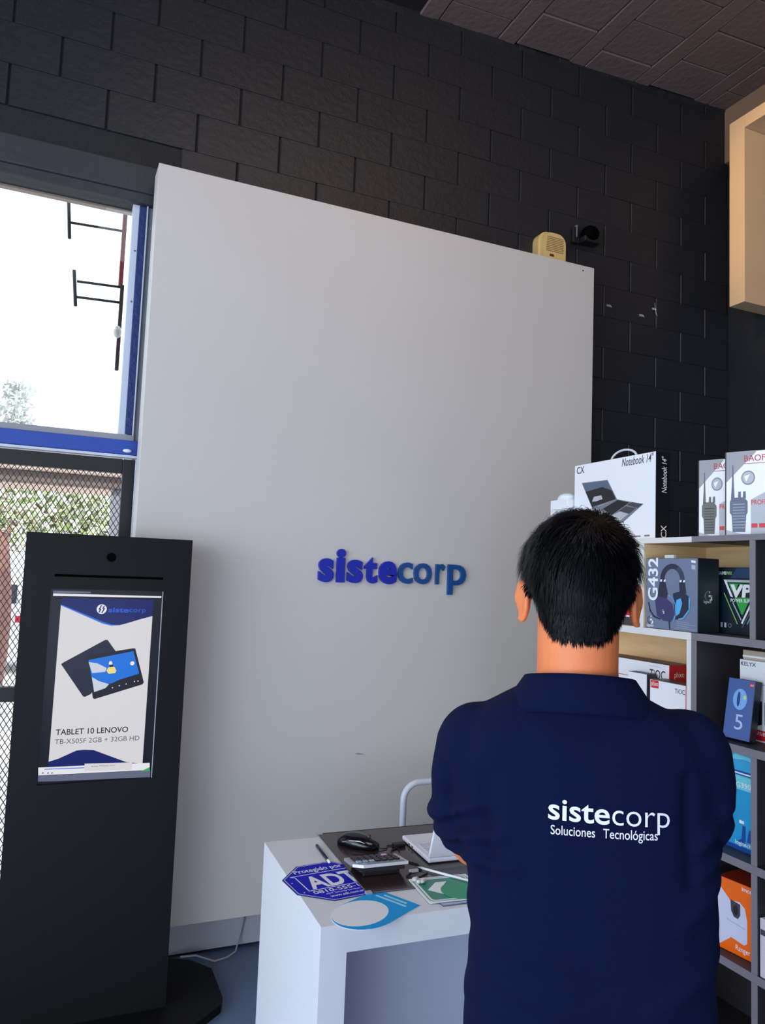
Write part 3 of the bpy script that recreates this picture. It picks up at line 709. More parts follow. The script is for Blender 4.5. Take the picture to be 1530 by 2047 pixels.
# chair behind the desk
ch = thing('chair', 'white tubular metal chair behind the desk, only its back rail showing', 'chair', (1.55, 2.72, 0))
M_ch = mat('chair_white', s(205, 210, 222), 0.35)
def rr(xa, xb, z0, z1, r, y):
    P = [(xa, y, z0)]
    for i in range(7): a = PI-PI/2*i/6; P.append((xa+r+r*math.cos(a), y, z1-r+r*math.sin(a)))
    for i in range(7): a = PI/2-PI/2*i/6; P.append((xb-r+r*math.cos(a), y, z1-r+r*math.sin(a)))
    return P + [(xb, y, z0)]
B(M_ch, True).tube(rr(1.333, 1.76, 0.43, 0.795, 0.065, 2.75), 0.0125, 10).build('back_rail', ch, True)
B(M_ch).bbox(1.335, 1.757, 2.50, 2.752, 0.43, 0.455, 0.006).build('seat', ch, True)
for x in (1.34, 1.752):
    for y in (2.515, 2.742): B(M_ch, True).tube([(x, y, 0.44), (x, y, 0.0)], 0.0115, 8).build('leg', ch, True)

# ------------------------------------------------------------------ display shelf
XS, XB = 1.80, 2.075
sh = thing('display_shelf', 'staggered display shelf, white far end and graphite near end, full of boxed goods', 'shelf', (XS+0.14, 1.8, 0))
YF, YJ, YN, T = 2.52, 1.756, 0.98, 0.022
def hboard(z1, ya, yb, dark, t=None):
    t = t or T
    o = B(M_graph if dark else M_oak).bbox(XS+0.0012, XB, ya, yb, z1-t, z1, 0.0008, 1).build('board', sh, True)
    B(M_gedge if dark else M_white).box(XS-0.0004, XS+0.0012, ya, yb, z1-t, z1).build('edge_band', o, True)
def vboard(y0, y1, z0, z1, dark):
    o = B(M_graph if dark else M_oak).bbox(XS+0.0012, XB, y0, y1, z0, z1, 0.0008, 1).build('upright', sh, True)
    B(M_gedge if dark else M_white).box(XS-0.0004, XS+0.0012, y0, y1, z0, z1).build('edge_band', o, True)
ZT = [1.755, 1.463, 1.165, 0.858, 0.578, 0.29, 0.08]
for z in ZT:
    t_ = 0.017 if z == 1.755 else T
    hboard(z, YJ+0.0005, YF, z < 0.4, t_); hboard(z, YN, YJ-0.0005, True, t_)
def span(i): return ZT[i+1]+0.0005, ZT[i]-(0.017 if i == 0 else T)-0.0005
z0, z1 = span(0); vboard(YF-0.02, YF, z0, z1, False); vboard(1.960, 1.982, z0, z1, False); vboard(1.527, 1.546, z0, z1, True); vboard(YN, YN+0.02, z0, z1, True)
z0, z1 = span(1); vboard(YF-0.02, YF, z0, z1, False); vboard(YJ+0.0005, 1.774, z0, z1, False); vboard(1.736, YJ-0.0005, z0, z1, True); vboard(1.30, 1.32, z0, z1, True); vboard(YN, YN+0.02, z0, z1, True)
for i in (2, 3, 4, 5):
    z0, z1 = span(i); vboard(YF-0.02, YF, z0, z1, False); vboard(1.960, 1.982, z0, z1, False); vboard(1.524, 1.543, z0, z1, True); vboard(YN, YN+0.02, z0, z1, True)
    if i in (3, 5): vboard(YJ+0.0005, 1.774, z0, z1, False); vboard(1.736, YJ-0.0005, z0, z1, True)
B(M_oak).box(XB, XB+0.012, YJ, YF, 0.86, 1.738).build('back_panel', sh, True)
B(M_oak).box(XB, XB+0.012, 1.535, YJ, 1.145, 1.738).build('back_panel', sh, True)
B(M_graph).box(XB, XB+0.012, YJ, YF, 0.06, 0.86).build('back_panel', sh, True)
B(M_graph).box(XB, XB+0.012, 1.535, YJ, 0.06, 1.145).build('back_panel', sh, True)
B(M_graph).box(XB, XB+0.012, YN, 1.535, 0.06, 1.738).build('back_panel', sh, True)

# ------------------------------------------------------------------ boxed goods on the shelf
class Carton:
    """local frame: front face at y=0 facing -y, x to the right, z up; turned so that the front faces the room"""
    def __init__(self, name, label, xf, ya, yb, z, h, d, mfront, mside=None, mtop=None, rz=-90, lean=0, group=None, body='carton'):
        w = abs(ya-yb); self.w, self.h, self.d = w, h, d
        loc = Vector((xf, (ya+yb)/2, z))
        e = Matrix.Rotation(R(rz), 4, 'Z') @ Matrix.Rotation(R(lean), 4, 'X')
        self.r = thing(name, label, 'box', loc, rot=e.to_euler(), group=group)
        mb = B(mfront); mb.bbox(-w/2, w/2, 0, d, 0, h, 0.0012, 1)
        mb.use(mside or mfront); si_ = mb.mats.index(mside or mfront); mb.use(mtop or mside or mfront); ti = mb.cm
        for i, f in enumerate(mb.f):
            n = (mb.v[f[1]]-mb.v[f[0]]).cross(mb.v[f[2]]-mb.v[f[1]]).normalized()
            if n.z > 0.7: mb.mi[i] = ti
            elif abs(n.x) > 0.5 or n.y > 0.5 or n.z < -0.5: mb.mi[i] = si_
        mb.build(body, self.r)
    def P(self, u, v, lay=1): return Vector((-self.w/2+u*self.w, -0.0003*lay, v*self.h))
    def S(self, u, v, lay=1): return Vector((self.w/2+0.0003*lay, u*self.d, v*self.h))
    def poly(self, mb, m, pts, lay=1, side=False):
        mb.use(m); Q = [(self.S if side else self.P)(a, b, lay) for a, b in pts]
        mb.add(Q, [list(range(len(Q)))], False)
    def ell(self, mb, m, u, v, ru, rv, lay=1, n=24, a=0, side=False):
        self.poly(mb, m, [(u+ru*math.cos(2*PI*i/n)*math.cos(a)-rv*math.sin(2*PI*i/n)*math.sin(a)*0, v+rv*math.sin(2*PI*i/n)) for i in range(n)], lay, side)
    def text(self, mb, m, st, u, v, width=None, height=None, bold=0, lay=2, up=False, side=False, slant=0):
        mb.use(m); o = (self.S if side else self.P)(u, v, lay)
        if side: U, N = (Z if up else Y), X
        else: U, N = (Z if up else X), -Y
        letters(mb, st, o, U, N, width, height, bold, slant=slant)
    def line(self, mb, m, pts, wd, lay=2, closed=False, side=False):
        mb.use(m)
        if side: stroke(mb, [(a*self.d, b*self.h) for a, b in pts], wd, (self.w/2+0.0003*lay, 0, 0), Y, Z, X, 0.0001, closed)
        else: stroke(mb, [(a*self.w, b*self.h) for a, b in pts], wd, (-self.w/2, -0.0003*lay, 0), X, Z, -Y, 0.0001, closed)
def gmark(c, mb, m, u, v, size, side=False, lay=2):
    """open round G mark"""
    w_, h_ = ((c.d if side else c.w), c.h)
    pts = [(u+size*math.cos(a)/w_, v+size*math.sin(a)/h_) for a in [R(70)+R(230)*i/14 for i in range(15)]]
    c.line(mb, m, pts, size*0.42, lay, side=side)
    c.line(mb, m, [(u+size*0.1/w_, v+size*0.1/h_), (u+size*0.9/w_, v+size*0.1/h_), (u+size*0.9/w_, v-size*0.8/h_)], size*0.42, lay, side=side)

# notebook box
nb = Carton('notebook_box', 'white notebook computer carton with a carry handle standing on the shelf top', 1.83, 2.369, 1.941, 1.755, 0.293, 0.062, M_carton, M_cartonblk, M_cartonblk)
h_ = B(mat('handle_plastic', s(214, 214, 222), 0.35), True)
h_.tube([(nb.w*(-0.5+0.40)+0.135*(0.5-0.5*math.cos(PI*i/10)), 0.03, nb.h-0.004+0.036*math.sin(PI*i/10)) for i in range(11)], 0.0042, 8); h_.build('handle', nb.r)
p_ = MB()
nb.text(p_, M_pdg, 'CX', 0.03, 0.885, 0.045, 0.026, 0.01)
nb.text(p_, M_pdg, 'Notebook 14"', 0.615, 0.885, 0.150, 0.030, 0.004, slant=0.15)
nb.poly(p_, M_pgrey, [(0.70, 0.03), (0.84, 0.03), (0.84, 0.045), (0.70, 0.045)]); nb.poly(p_, M_pgrey, [(0.88, 0.03), (0.94, 0.03), (0.94, 0.05), (0.88, 0.05)])
p_.build('printed_lettering', nb.r); p_ = MB(); nb.text(p_, M_pw, 'Notebook 14"', 0.75, 0.53, 0.120, 0.022, 0.006, 2, True, True, slant=0.1)
nb.text(p_, M_pw, 'CX', 0.75, 0.015, 0.042, 0.024, 0.01, 2, True, True)
p_.build('side_lettering', nb.r)
p_ = MB()
def npoly(m, pts, lay): nb.poly(p_, m, [((x-383)/1240.0, 1-((y-(292-(x-383)*0.155))/1270.0)) for x, y in pts], lay)
npoly(M_pgrey, [(510,580),(930,525),(1080,825),(690,985)], 1)
npoly(mat('picture_slate', s(86, 100, 122), 0.4), [(525,590),(920,537),(1062,822),(690,965)], 2)
npoly(M_ink, [(580,725),(850,640),(1000,690),(1062,822),(690,965)], 3)
npoly(M_plg, [(690,880),(720,800),(840,770),(860,830),(760,870)], 4)
npoly(M_pgrey, [(690,990),(1080,825),(1460,878),(1180,1165),(1050,1160)], 1)
npoly(M_ink, [(860,985),(1090,835),(1260,865),(1000,1075)], 2)
npoly(M_pdg, [(1110,1000),(1210,925),(1360,945),(1260,1035)], 2)
npoly(M_pdg, [(1250,885),(1300,860),(1450,880),(1380,940),(1240,910)], 2)
npoly(M_plg, [(980,1090),(1130,1010),(1250,1040),(1130,1150)], 2)
p_.build('printed_laptop', nb.r)

# small white box with a round white bulb on it
sw = Carton('small_white_box', 'small white carton left of the notebook carton on the shelf top', 1.80, 2.478, 2.372, 1.755, 0.163, 0.09, M_carton, rz=-90)
p_ = MB(); sw.text(p_, M_pgrey, 'SL plus', 0.32, 0.66, 0.058, 0.015, 0.004); p_.build('printed_lettering', sw.r)
bu = thing('white_dome', 'round white dome lamp resting on the small white carton', 'dome', (1.845, 2.425, 1.918))
M_bu = mat('dome_white', s(226, 238, 240), 0.25)
B(M_bu, True).loft([[Vector((1.845+0.040*math.cos(a)*c_, 2.425+0.043*math.sin(a)*c_, 1.9245+z_)) for a in [2*PI*j/24 for j in range(24)]] for c_, z_ in ((1, 0), (0.95, 0.008), (0.8, 0.015), (0.5, 0.021), (0.15, 0.0235))]).build('cover', bu, True)
B(M_bu, True).tube([(1.845, 2.425, 1.9183), (1.845, 2.425, 1.9243)], 0.043, 24).build('ring', bu, True)

# two radio boxes
for i, (lab, xf, yc_, ww) in enumerate([('white two-way radio carton half hidden beside the notebook carton', 1.872, 1.698, 0.16), ('white two-way radio carton nearest the right edge of the photo', 1.850, 1.562, 0.18)]):
    c = Carton('radio_box', lab, xf, yc_+ww/2, yc_-ww/2, 1.755, 0.240 if i == 0 else 0.246, 0.055, M_carton, M_cartonblk, rz=-68, group='two-way radio cartons on the shelf top')
    p_ = MB(); BR = mat('picture_silver', s(150, 150, 156), 0.4); SM = mat('radio_body', s(92, 92, 90) if i == 0 else s(86, 92, 120), 0.4)
    RU = lambda L: [(0.75*a, b) for a, b in L]
    c.poly(p_, M_ink, [(0,0),(0.02,0),(0.02,1),(0,1)], 2)
    SM2 = mat('radio_bodyb', s(86, 92, 120), 0.4); SM = SM if i == 0 else SM2
    c.poly(p_, BR, [(0.0,1.0),(0.0,0.62),(0.48,0.98),(0.48,1.0)], 1); c.poly(p_, M_plg, [(0.40,0.42),(1.0,0.65),(1.0,0.0),(0.40,0.0)], 1)
    c.poly(p_, M_plg, [(0.0,0.07),(0.0,0.0),(0.6,0.0),(0.25,0.02)], 1)
    c.poly(p_, SM, RU([(0.16,0.04),(0.42,0.04),(0.44,0.24),(0.47,0.27),(0.47,0.40),(0.40,0.45),(0.14,0.45),(0.10,0.40),(0.10,0.27),(0.14,0.24)]), 2)
    c.poly(p_, SM, RU([(0.125,0.44),(0.20,0.44),(0.185,0.62),(0.175,0.84),(0.155,0.84),(0.145,0.62)]), 2)
    for u in (0.27, 0.37): c.poly(p_, SM, RU([(u,0.44),(u+0.065,0.44),(u+0.06,0.52),(u+0.01,0.52)]), 3)
    for k in range(9): c.line(p_, M_ink if i == 0 else M_plg, RU([(0.17,0.09+0.035*k),(0.41,0.09+0.035*k)]), 0.0016, 3)
    c.ell(p_, M_pgrey, 0.36, 0.68, 0.105, 0.085, 2); c.ell(p_, M_plg, 0.36, 0.68, 0.09, 0.072, 3); c.poly(p_, M_pw, [(0.30,0.70),(0.39,0.72),(0.35,0.66),(0.33,0.63)], 4)
    p_.build('printed_radio', c.r)
    p_ = MB(); c.text(p_, mat('print_brick', s(176, 66, 76), 0.5), 'BAOFENG', 0.30, 0.875, 0.105, 0.018, 0.006)
    c.poly(p_, mat('print_brick', s(176, 66, 76), 0.5), [(0.30,0.845),(0.9,0.845),(0.9,0.852),(0.30,0.852)], 2)
    p_.build('printed_lettering', c.r); p_ = MB(); c.text(p_, M_pred, 'PROFESSIONAL', 0.41, 0.36, 0.10, 0.014, 0.01); p_.build('printed_slogan', c.r); p_ = MB()
    for k in range(4): c.poly(p_, M_pred, [(0.41+0.115*k,0.09),(0.50+0.115*k,0.09),(0.50+0.115*k,0.14),(0.41+0.115*k,0.14)], 2)
    p_.build('printed_icons', c.r)

# headset box
M_hb = mat('headset_carton', s(112, 122, 148), 0.4); M_hs = mat('headset_carton_side', s(24, 36, 42), 0.35)
hb = Carton('headset_box', 'slate grey headset carton in the top row, left of the green and black carton', 1.806, 1.957, 1.738, 1.4636, 0.226, 0.088, M_hb, M_hs, M_hs)
p_ = MB()
hb.text(p_, M_pw, 'G432', 0.245, 0.395, 0.138, 0.042, 0.02, 3, up=True)
gmark(hb, p_, M_pw, 0.10, 0.115, 0.012, lay=3); hb.text(p_, M_pw, 'logitech', 0.035, 0.022, 0.030, 0.009, 0.006, 3)
q_ = MB(); hb.text(q_, M_pw, 'logitech', 0.28, 0.40, 0.030, 0.009, 0.004, 2, side=True); gmark(hb, q_, M_pw, 0.5, 0.49, 0.013, side=True); q_.build('side_lettering', hb.r)
for k in range(4): hb.poly(p_, M_plg, [(0.62, 0.045+0.028*k), (0.96-0.1*(k % 2), 0.03+0.028*k), (0.96-0.1*(k % 2), 0.034+0.028*k), (0.62, 0.049+0.028*k)], 2)
hb.poly(p_, M_pw, [(0.885,0.94),(0.965,0.93),(0.965,0.96),(0.885,0.97)], 2); hb.poly(p_, M_plg, [(0.89,0.85),(0.96,0.84),(0.96,0.90),(0.89,0.91)], 2)
p_.build('printed_lettering', hb.r)
p_ = MB(); HD = mat('headset_dark', s(40, 44, 66), 0.35); HD2 = mat('headset_mid', s(58, 64, 92), 0.35); HL = mat('headset_blue', s(86, 170, 226), 0.35); HP = mat('headset_purple', s(62, 58, 104), 0.35)
out_ = [(0.53+0.235*math.cos(a), 0.70+0.22*math.sin(a)) for a in [R(-10)+R(200)*i/20 for i in range(21)]]
inn = [(0.53+0.150*math.cos(a), 0.69+0.16*math.sin(a)) for a in [R(190)-R(200)*i/20 for i in range(21)]]
for i in range(20):
    hb.poly(p_, HD if i > 6 else HD2, [out_[i], out_[i+1], inn[19-i], inn[20-i]], 2)
hb.poly(p_, HD, [(0.29,0.68),(0.40,0.66),(0.45,0.50),(0.42,0.42),(0.24,0.44)], 3); hb.poly(p_, HD, [(0.66,0.68),(0.765,0.68),(0.80,0.52),(0.68,0.50)], 3)
hb.poly(p_, HD, [(0.55,0.51),(0.72,0.55),(0.87,0.46),(0.86,0.30),(0.74,0.17),(0.60,0.15)], 4)
hb.poly(p_, HL, [(0.845,0.47),(0.875,0.46),(0.865,0.29),(0.745,0.165),(0.66,0.155),(0.66,0.17),(0.735,0.185),(0.845,0.30)], 5)
hb.poly(p_, HL, [(0.62,0.42),(0.70,0.45),(0.73,0.38),(0.68,0.24),(0.62,0.20),(0.60,0.32)], 6)
hb.poly(p_, HP, [(0.20,0.40),(0.26,0.46),(0.42,0.44),(0.54,0.36),(0.58,0.22),(0.52,0.12),(0.38,0.12),(0.24,0.18)], 5)
hb.line(p_, HL, [(0.46,0.48),(0.54,0.46),(0.60,0.36),(0.61,0.22),(0.57,0.13)], 0.003, 7)
gmark(hb, p_, M_pw, 0.36, 0.245, 0.006, lay=8)
hb.line(p_, HD, [(0.07,0.36),(0.10,0.25),(0.18,0.17),(0.30,0.14)], 0.005, 4); hb.line(p_, HD, [(0.48,0.13),(0.49,0.02)], 0.005, 4)
for u in (0.30, 0.37, 0.675, 0.74): hb.poly(p_, M_pw, [(u,0.665),(u+0.035,0.67),(u+0.04,0.70),(u+0.005,0.695)], 5)
p_.build('printed_headset', hb.r)
tg = tag(B(M_pw).bbox(-0.02, 0.02, 0, 0.012, 0, 0.012, 0.001).build('price_tag'), 'tiny white price tag on top of the headset carton', 'tag'); tg.location = (1.85, 1.90, 1.6899); tg.rotation_euler = (0, 0, R(-90))

# power supply box
M_ps = mat('psu_carton', s(16, 30, 44), 0.35, var=0.2, vscale=20)
ps = Carton('power_supply_box', 'black and green power supply carton in the top row beside the graphite upright', 1.912, 1.800, 1.585, 1.4635, 0.202, 0.085, M_ps, M_cartonblk)
p_ = MB(); GN = mat('print_green', s(50, 170, 72), 0.4); GD = mat('print_green_dark', s(24, 72, 50), 0.4); NV = mat('print_steel_blue', s(32, 58, 92), 0.4)
U = lambda x: 0.24 + (x-440)/(940-440)*0.545
V = lambda y: 1-(y-730)/(1800-730)
Q = lambda pts: [(U(x), V(y)) for x, y in pts]
ps.poly(p_, NV, Q([(700,735),(1000,735),(1000,900),(600,900)]), 1)
ps.poly(p_, M_plg, Q([(490,930),(940,930),(940,970),(540,970)]), 2); ps.poly(p_, M_pw, Q([(490,930),(530,940),(640,1210),(600,1200)]), 3)
ps.poly(p_, GN, Q([(570,990),(1000,990),(790,1480),(770,1480)]), 2)
ps.poly(p_, M_ink, Q([(600,1000),(1020,1000),(990,1210),(655,1210)]), 3)
ps.poly(p_, GN, Q([(640,1000),(720,1000),(690,1090)]), 4)
ps.line(p_, M_pw, Q([(945,1240),(780,1610)]), 0.006, 4); ps.line(p_, M_plg, Q([(640,1300),(765,1560)]), 0.004, 4); ps.line(p_, mat('print_teal', s(120,190,180),0.4), Q([(940,1440),(860,1620)]), 0.003, 4)
ps.line(p_, mat('print_lime', s(150,200,110),0.4), Q([(500,1150),(710,1630)]), 0.003, 4); ps.line(p_, M_pgrey, Q([(780,1680),(960,1320)]), 0.002, 3)
for x in (455, 515): ps.poly(p_, M_plg, Q([(x-14,1625),(x+18,1625),(x+18,1700),(x-14,1700)]), 2)
ps.ell(p_, M_pgrey, U(590), V(1665), 0.03, 0.032, 2); ps.ell(p_, M_ps, U(590), V(1665), 0.02, 0.02, 3)
p_.build('printed_emblem', ps.r)
p_ = MB(); ps.text(p_, M_pw, 'VP', U(585), V(1195), 0.080, 0.036, 0.05, 5, slant=0.1)
ps.text(p_, M_pw, 'POWER SUPPLY', U(605), V(1285), 0.090, 0.010, 0.015, 5)
p_.build('printed_lettering', ps.r); p_ = MB(); ps.text(p_, M_pw, 'GAME', U(395), V(850), 0.0328, 0.010, 0.02, 5); ps.text(p_, mat('print_lime', s(150,200,110),0.4), 'MAX', U(538), V(850), 0.021, 0.010, 0.02, 5)
p_.build('printed_lettering', ps.r)

# red and white box behind the man's head
rb = Carton('red_white_box', 'white carton with a red lower half just right of the man\'s head', 1.842, 2.14, 1.986, 1.4636, 0.268, 0.09, M_carton, M_pred)
p_ = MB(); rb.poly(p_, M_pred, [(0,0.12),(1,0.12),(1,0.45),(0,0.62)], 1); rb.poly(p_, M_pdg, [(0,0.0),(1,0.0),(1,0.10),(0,0.10)], 1)
rb.poly(p_, M_pw, [(0.78,0.035),(0.93,0.035),(0.93,0.065),(0.78,0.065)], 2); p_.build('printed_bands', rb.r)

# second row of the white section
ZR = 1.1655
t1 = Carton('wide_white_box', 'wide white and red carton at the back of the second row, raised on another carton', 1.902, 2.30, 1.949, 1.283, 0.058, 0.10, M_carton, M_pred, mat('carton_brown', s(96, 74, 80), 0.5))
p_ = MB(); t1.text(p_, M_pw, 'phixo', 0.22, 0.30, 0.042, 0.018, 0.0, 2, side=True); p_.build('side_lettering', t1.r); p_ = MB(); t1.text(p_, M_ink, 'TiOC', 0.745, 0.10, 0.072, 0.030, 0.006); t1.poly(p_, M_plg, [(0.73,0.80),(0.9,0.78),(0.9,0.80),(0.73,0.82)], 2); p_.build('printed_lettering', t1.r)
t0 = Carton('lower_white_box', 'white carton underneath the wide white and red carton in the second row', 1.905, 2.295, 1.948, ZR, 0.117, 0.10, M_carton, M_pred)
t2 = Carton('camera_kit_box', 'white carton with a small red label in front of the wide white carton', 1.832, 1.962, 1.800, ZR, 0.131, 0.065, M_carton, M_pred, mat('carton_brown', s(96, 74, 80), 0.5))
p_ = MB(); t2.poly(p_, M_pred, [(0.02,0.80),(0.24,0.80),(0.24,0.985),(0.02,0.985)], 1); t2.text(p_, M_pw, 'phixo', 0.04, 0.855, 0.030, 0.014, 0.004); p_.build('printed_label', t2.r); p_ = MB(); t2.text(p_, M_ink, 'TiOC', 0.67, 0.78, 0.042, 0.014, 0.002)
q_ = MB(); t2.poly(q_, M_pred, [(0.945,0),(1,0),(1,1),(0.945,1)], 1); q_.build('printed_edge', t2.r); p_.build('printed_lettering', t2.r)
wt = Carton('narrow_white_box', 'narrow white carton with a charcoal side between the man and the red labelled carton', 1.850, 2.085, 1.995, ZR, 0.141, 0.040, M_carton, M_pdg)

# second row of the graphite section
kx = Carton('speaker_box', 'white speaker carton with a red base stripe behind the slate watch carton', 1.905, 1.672, 1.50, ZR, 0.228, 0.11, M_carton, M_carton)
p_ = MB(); kx.poly(p_, M_pred, [(0,0.02),(1,0.02),(1,0.13),(0,0.16)], 1); kx.poly(p_, M_ink, [(0.08,0.24),(0.38,0.20),(0.45,0.22),(0.45,0.50),(0.38,0.53),(0.08,0.53)], 1); kx.poly(p_, M_ink, [(0.50,0.22),(0.85,0.20),(0.85,0.53),(0.50,0.50)], 1)
kx.poly(p_, M_plg, [(0,0.72),(0.9,0.70),(0.9,0.71),(0,0.73)], 1); p_.build('printed_speaker', kx.r)
p_ = MB(); kx.text(p_, M_ink, 'KELYX', 0.03, 0.925, 0.052, 0.011, 0.01); p_.build('printed_lettering', kx.r); p_ = MB(); kx.text(p_, M_pw, 'USB', 0.30, 0.085, 0.04, 0.009, 0.004); p_.build('printed_lettering', kx.r)
ld = Carton('flat_carton', 'flat beige carton lying on the white speaker carton', 1.910, 1.665, 1.575, 1.394, 0.028, 0.09, mat('carton_beige', s(186, 172, 150), 0.5))
p_ = MB(); ld.poly(p_, M_pw, [(0,0.25),(0.95,0.25),(0.95,0.45),(0,0.45)], 1); p_.build('printed_stripe', ld.r)
M_bn = mat('watch_carton', s(70, 96, 158), 0.35)
bn = Carton('watch_box', 'slate blue smart band carton leaning back in the second row beside the man\'s shoulder', 1.838, 1.672, 1.584, ZR+0.006, 0.172, 0.030, M_bn, mat('watch_carton_side', s(26, 32, 48), 0.35), rz=-86, lean=-10)
p_ = MB(); LB = mat('print_band_blue', s(120, 175, 235), 0.4)
bn.ell(p_, LB, 0.50, 0.66, 0.26, 0.175, 1, 20); bn.ell(p_, mat('print_deep_blue', s(36, 62, 118), 0.4), 0.45, 0.66, 0.06, 0.125, 2, 16); bn.ell(p_, mat('print_yellow_green', s(196, 222, 140), 0.4), 0.67, 0.70, 0.06, 0.035, 2, 12)
bn.poly(p_, M_pred, [(0.80,0.885),(0.95,0.885),(0.95,0.955),(0.80,0.955)], 1); bn.text(p_, M_pw, 'mi', 0.83, 0.90, 0.010, 0.007, 0.006, 2); p_.build('printed_band', bn.r)
p_ = MB(); bn.text(p_, mat('print_pale_blue', s(176, 196, 238), 0.4), '5', 0.40, 0.165, 0.026, 0.042, 0.0); p_.build('printed_numeral', bn.r)
eg = Carton('edge_box', 'grey and white carton at the right edge of the photo beside the speaker carton', 1.835, 1.503, 1.42, ZR, 0.205, 0.07, M_carton, M_pgrey)
p_ = MB(); eg.poly(p_, M_pgrey, [(0.03,0.8),(1,0.8),(1,0.97),(0.03,0.97)], 1); p_.build('printed_band', eg.r)

# third row
M_tl = mat('carton_cyan', s(36, 158, 214), 0.3, var=0.12, vscale=15); M_tl2 = mat('carton_deep_blue', s(24, 76, 160), 0.3)
b1 = Carton('cyan_headset_box', 'tall cyan headset carton in the third row beside the man\'s right elbow', 1.862, 1.74, 1.560, 0.8585, 0.212, 0.075, M_tl, M_tl2)
p_ = MB(); b1.poly(p_, mat('print_pale_cyan', s(120, 214, 232), 0.3), [(0,0.80),(1,0.80),(1,0.98),(0,0.98)], 1); b1.poly(p_, M_tl2, [(0,0.0),(1,0.0),(1,0.06),(0,0.06)], 1)
b1.poly(p_, M_tl2, [(0.55,0.12),(0.62,0.16),(0.64,0.34),(0.70,0.34),(0.70,0.14),(0.66,0.10)], 1); b1.poly(p_, M_tl2, [(0.72,0.14),(0.76,0.30),(0.80,0.32),(0.80,0.14)], 1)
b1.text(p_, M_pw, 'G390', 0.52, 0.83, 0.050, 0.014, 0.006); b1.poly(p_, M_pw, [(0.58,0.36),(0.67,0.36),(0.67,0.40),(0.58,0.40)], 2); b1.text(p_, M_pw, 'logitech', 0.5, 0.075, 0.055, 0.011, 0.004); p_.build('printed_lettering', b1.r)
b2 = Carton('flat_blue_box', 'flat light blue carton lying on the tall cyan headset carton', 1.862, 1.735, 1.562, 1.0715, 0.058, 0.075, mat('carton_sky', s(58, 170, 222), 0.3), M_tl2)
p_ = MB(); PC = mat('print_pale_cyan', s(120, 214, 232), 0.3); b2.poly(p_, PC, [(0.3,0.6),(0.7,0.75),(1,0.6),(1,0.85),(0.5,0.95)], 1); b2.poly(p_, M_tl2, [(0,0.08),(1,0.08),(1,0.16),(0,0.16)], 1); b2.poly(p_, M_pw, [(0,0.0),(1,0.0),(1,0.07),(0,0.07)], 1); p_.build('printed_waves', b2.r)

# fourth row
M_or = mat('carton_orange', s(255, 108, 0), 0.35); M_ord = mat('carton_dark_orange', s(176, 56, 26), 0.4)
ob_ = Carton('orange_camera_box', 'orange and white security camera carton in the fourth row', 1.842, 1.690, 1.571, 0.5785, 0.198, 0.11, M_or, M_ord, M_ord, rz=-84)
p_ = MB(); GL = mat('print_lilac_white', s(214, 214, 236), 0.4)
ob_.poly(p_, GL, [(0.0,0.02),(0.0,0.90),(0.38,0.70),(0.36,0.20)], 1)
ob_.poly(p_, GL, [(0.22,0.28),(0.30,0.22),(0.72,0.18),(0.80,0.22),(0.80,0.52),(0.74,0.68),(0.60,0.74),(0.40,0.72),(0.24,0.62)], 2)
ob_.poly(p_, M_pgrey, [(0.26,0.44),(0.75,0.40),(0.75,0.405),(0.26,0.445)], 3)
ob_.poly(p_, M_pdg, [(0.36,0.73),(0.62,0.71),(0.62,0.56),(0.56,0.50),(0.45,0.51),(0.38,0.58)], 3); ob_.ell(p_, M_ink, 0.5, 0.61, 0.07, 0.07, 4, 14)
p_.build('printed_camera', ob_.r)
p_ = MB(); ob_.text(p_, M_pw, 'Ranger', 0.50, 0.075, 0.045, 0.014, 0.002); ob_.text(p_, M_pw, 'imou', 0.66, 0.91, 0.032, 0.011, 0.012); p_.build('printed_lettering', ob_.r)
we = Carton('pale_edge_box', 'pale pinkish carton at the right edge of the photo, front of the fourth row', 1.806, 1.521, 1.40, 0.5785, 0.150, 0.045, mat('carton_pinkish', s(214, 200, 214), 0.4), M_carton)
p_ = MB(); we.poly(p_, M_pdg, [(0.02,0.72),(0.9,0.74),(0.9,0.84),(0.02,0.82)], 1); p_.build('printed_band', we.r)

# ------------------------------------------------------------------ the man, seen from behind with arms folded
def evaluated(me_src, mods):
    """mesh after the given modifiers, without any bpy.ops"""
    ob = bpy.data.objects.new('shape_source', me_src); COL.objects.link(ob)
    for typ, props in mods:
        md = ob.modifiers.new(typ.lower(), typ)
        for k, v in props.items(): setattr(md, k, v)
    dg = bpy.context.evaluated_depsgraph_get(); dg.update()
    me = bpy.data.meshes.new_from_object(ob.evaluated_get(dg))
    bpy.data.objects.remove(ob); return me
def link_part(name, me, parent, m):
    me.materials.clear(); me.materials.append(m)
    for p in me.polygons: p.use_smooth = True
    o = bpy.data.objects.new(name, me); COL.objects.link(o); o.parent = parent; WM[o.name] = wmat(parent); return o
def ring(z, cx, a, cy, b, n=36, e=2.5):
    P = []
    for j in range(n):
        g = 2*PI*j/n; c, s_ = math.cos(g), math.sin(g)
        P.append(Vector((cx + a*math.copysign(abs(c)**(2/e), c), cy + b*math.copysign(abs(s_)**(2/e), s_), z)))
    return P
def limb(mb, pts, n=16):
    mb.tube([p for p, r in pts], [r for p, r in pts], n)
    for p, r in pts: mb.ellip(p, (r*0.995, r*0.995, r*0.995), 14, 10)

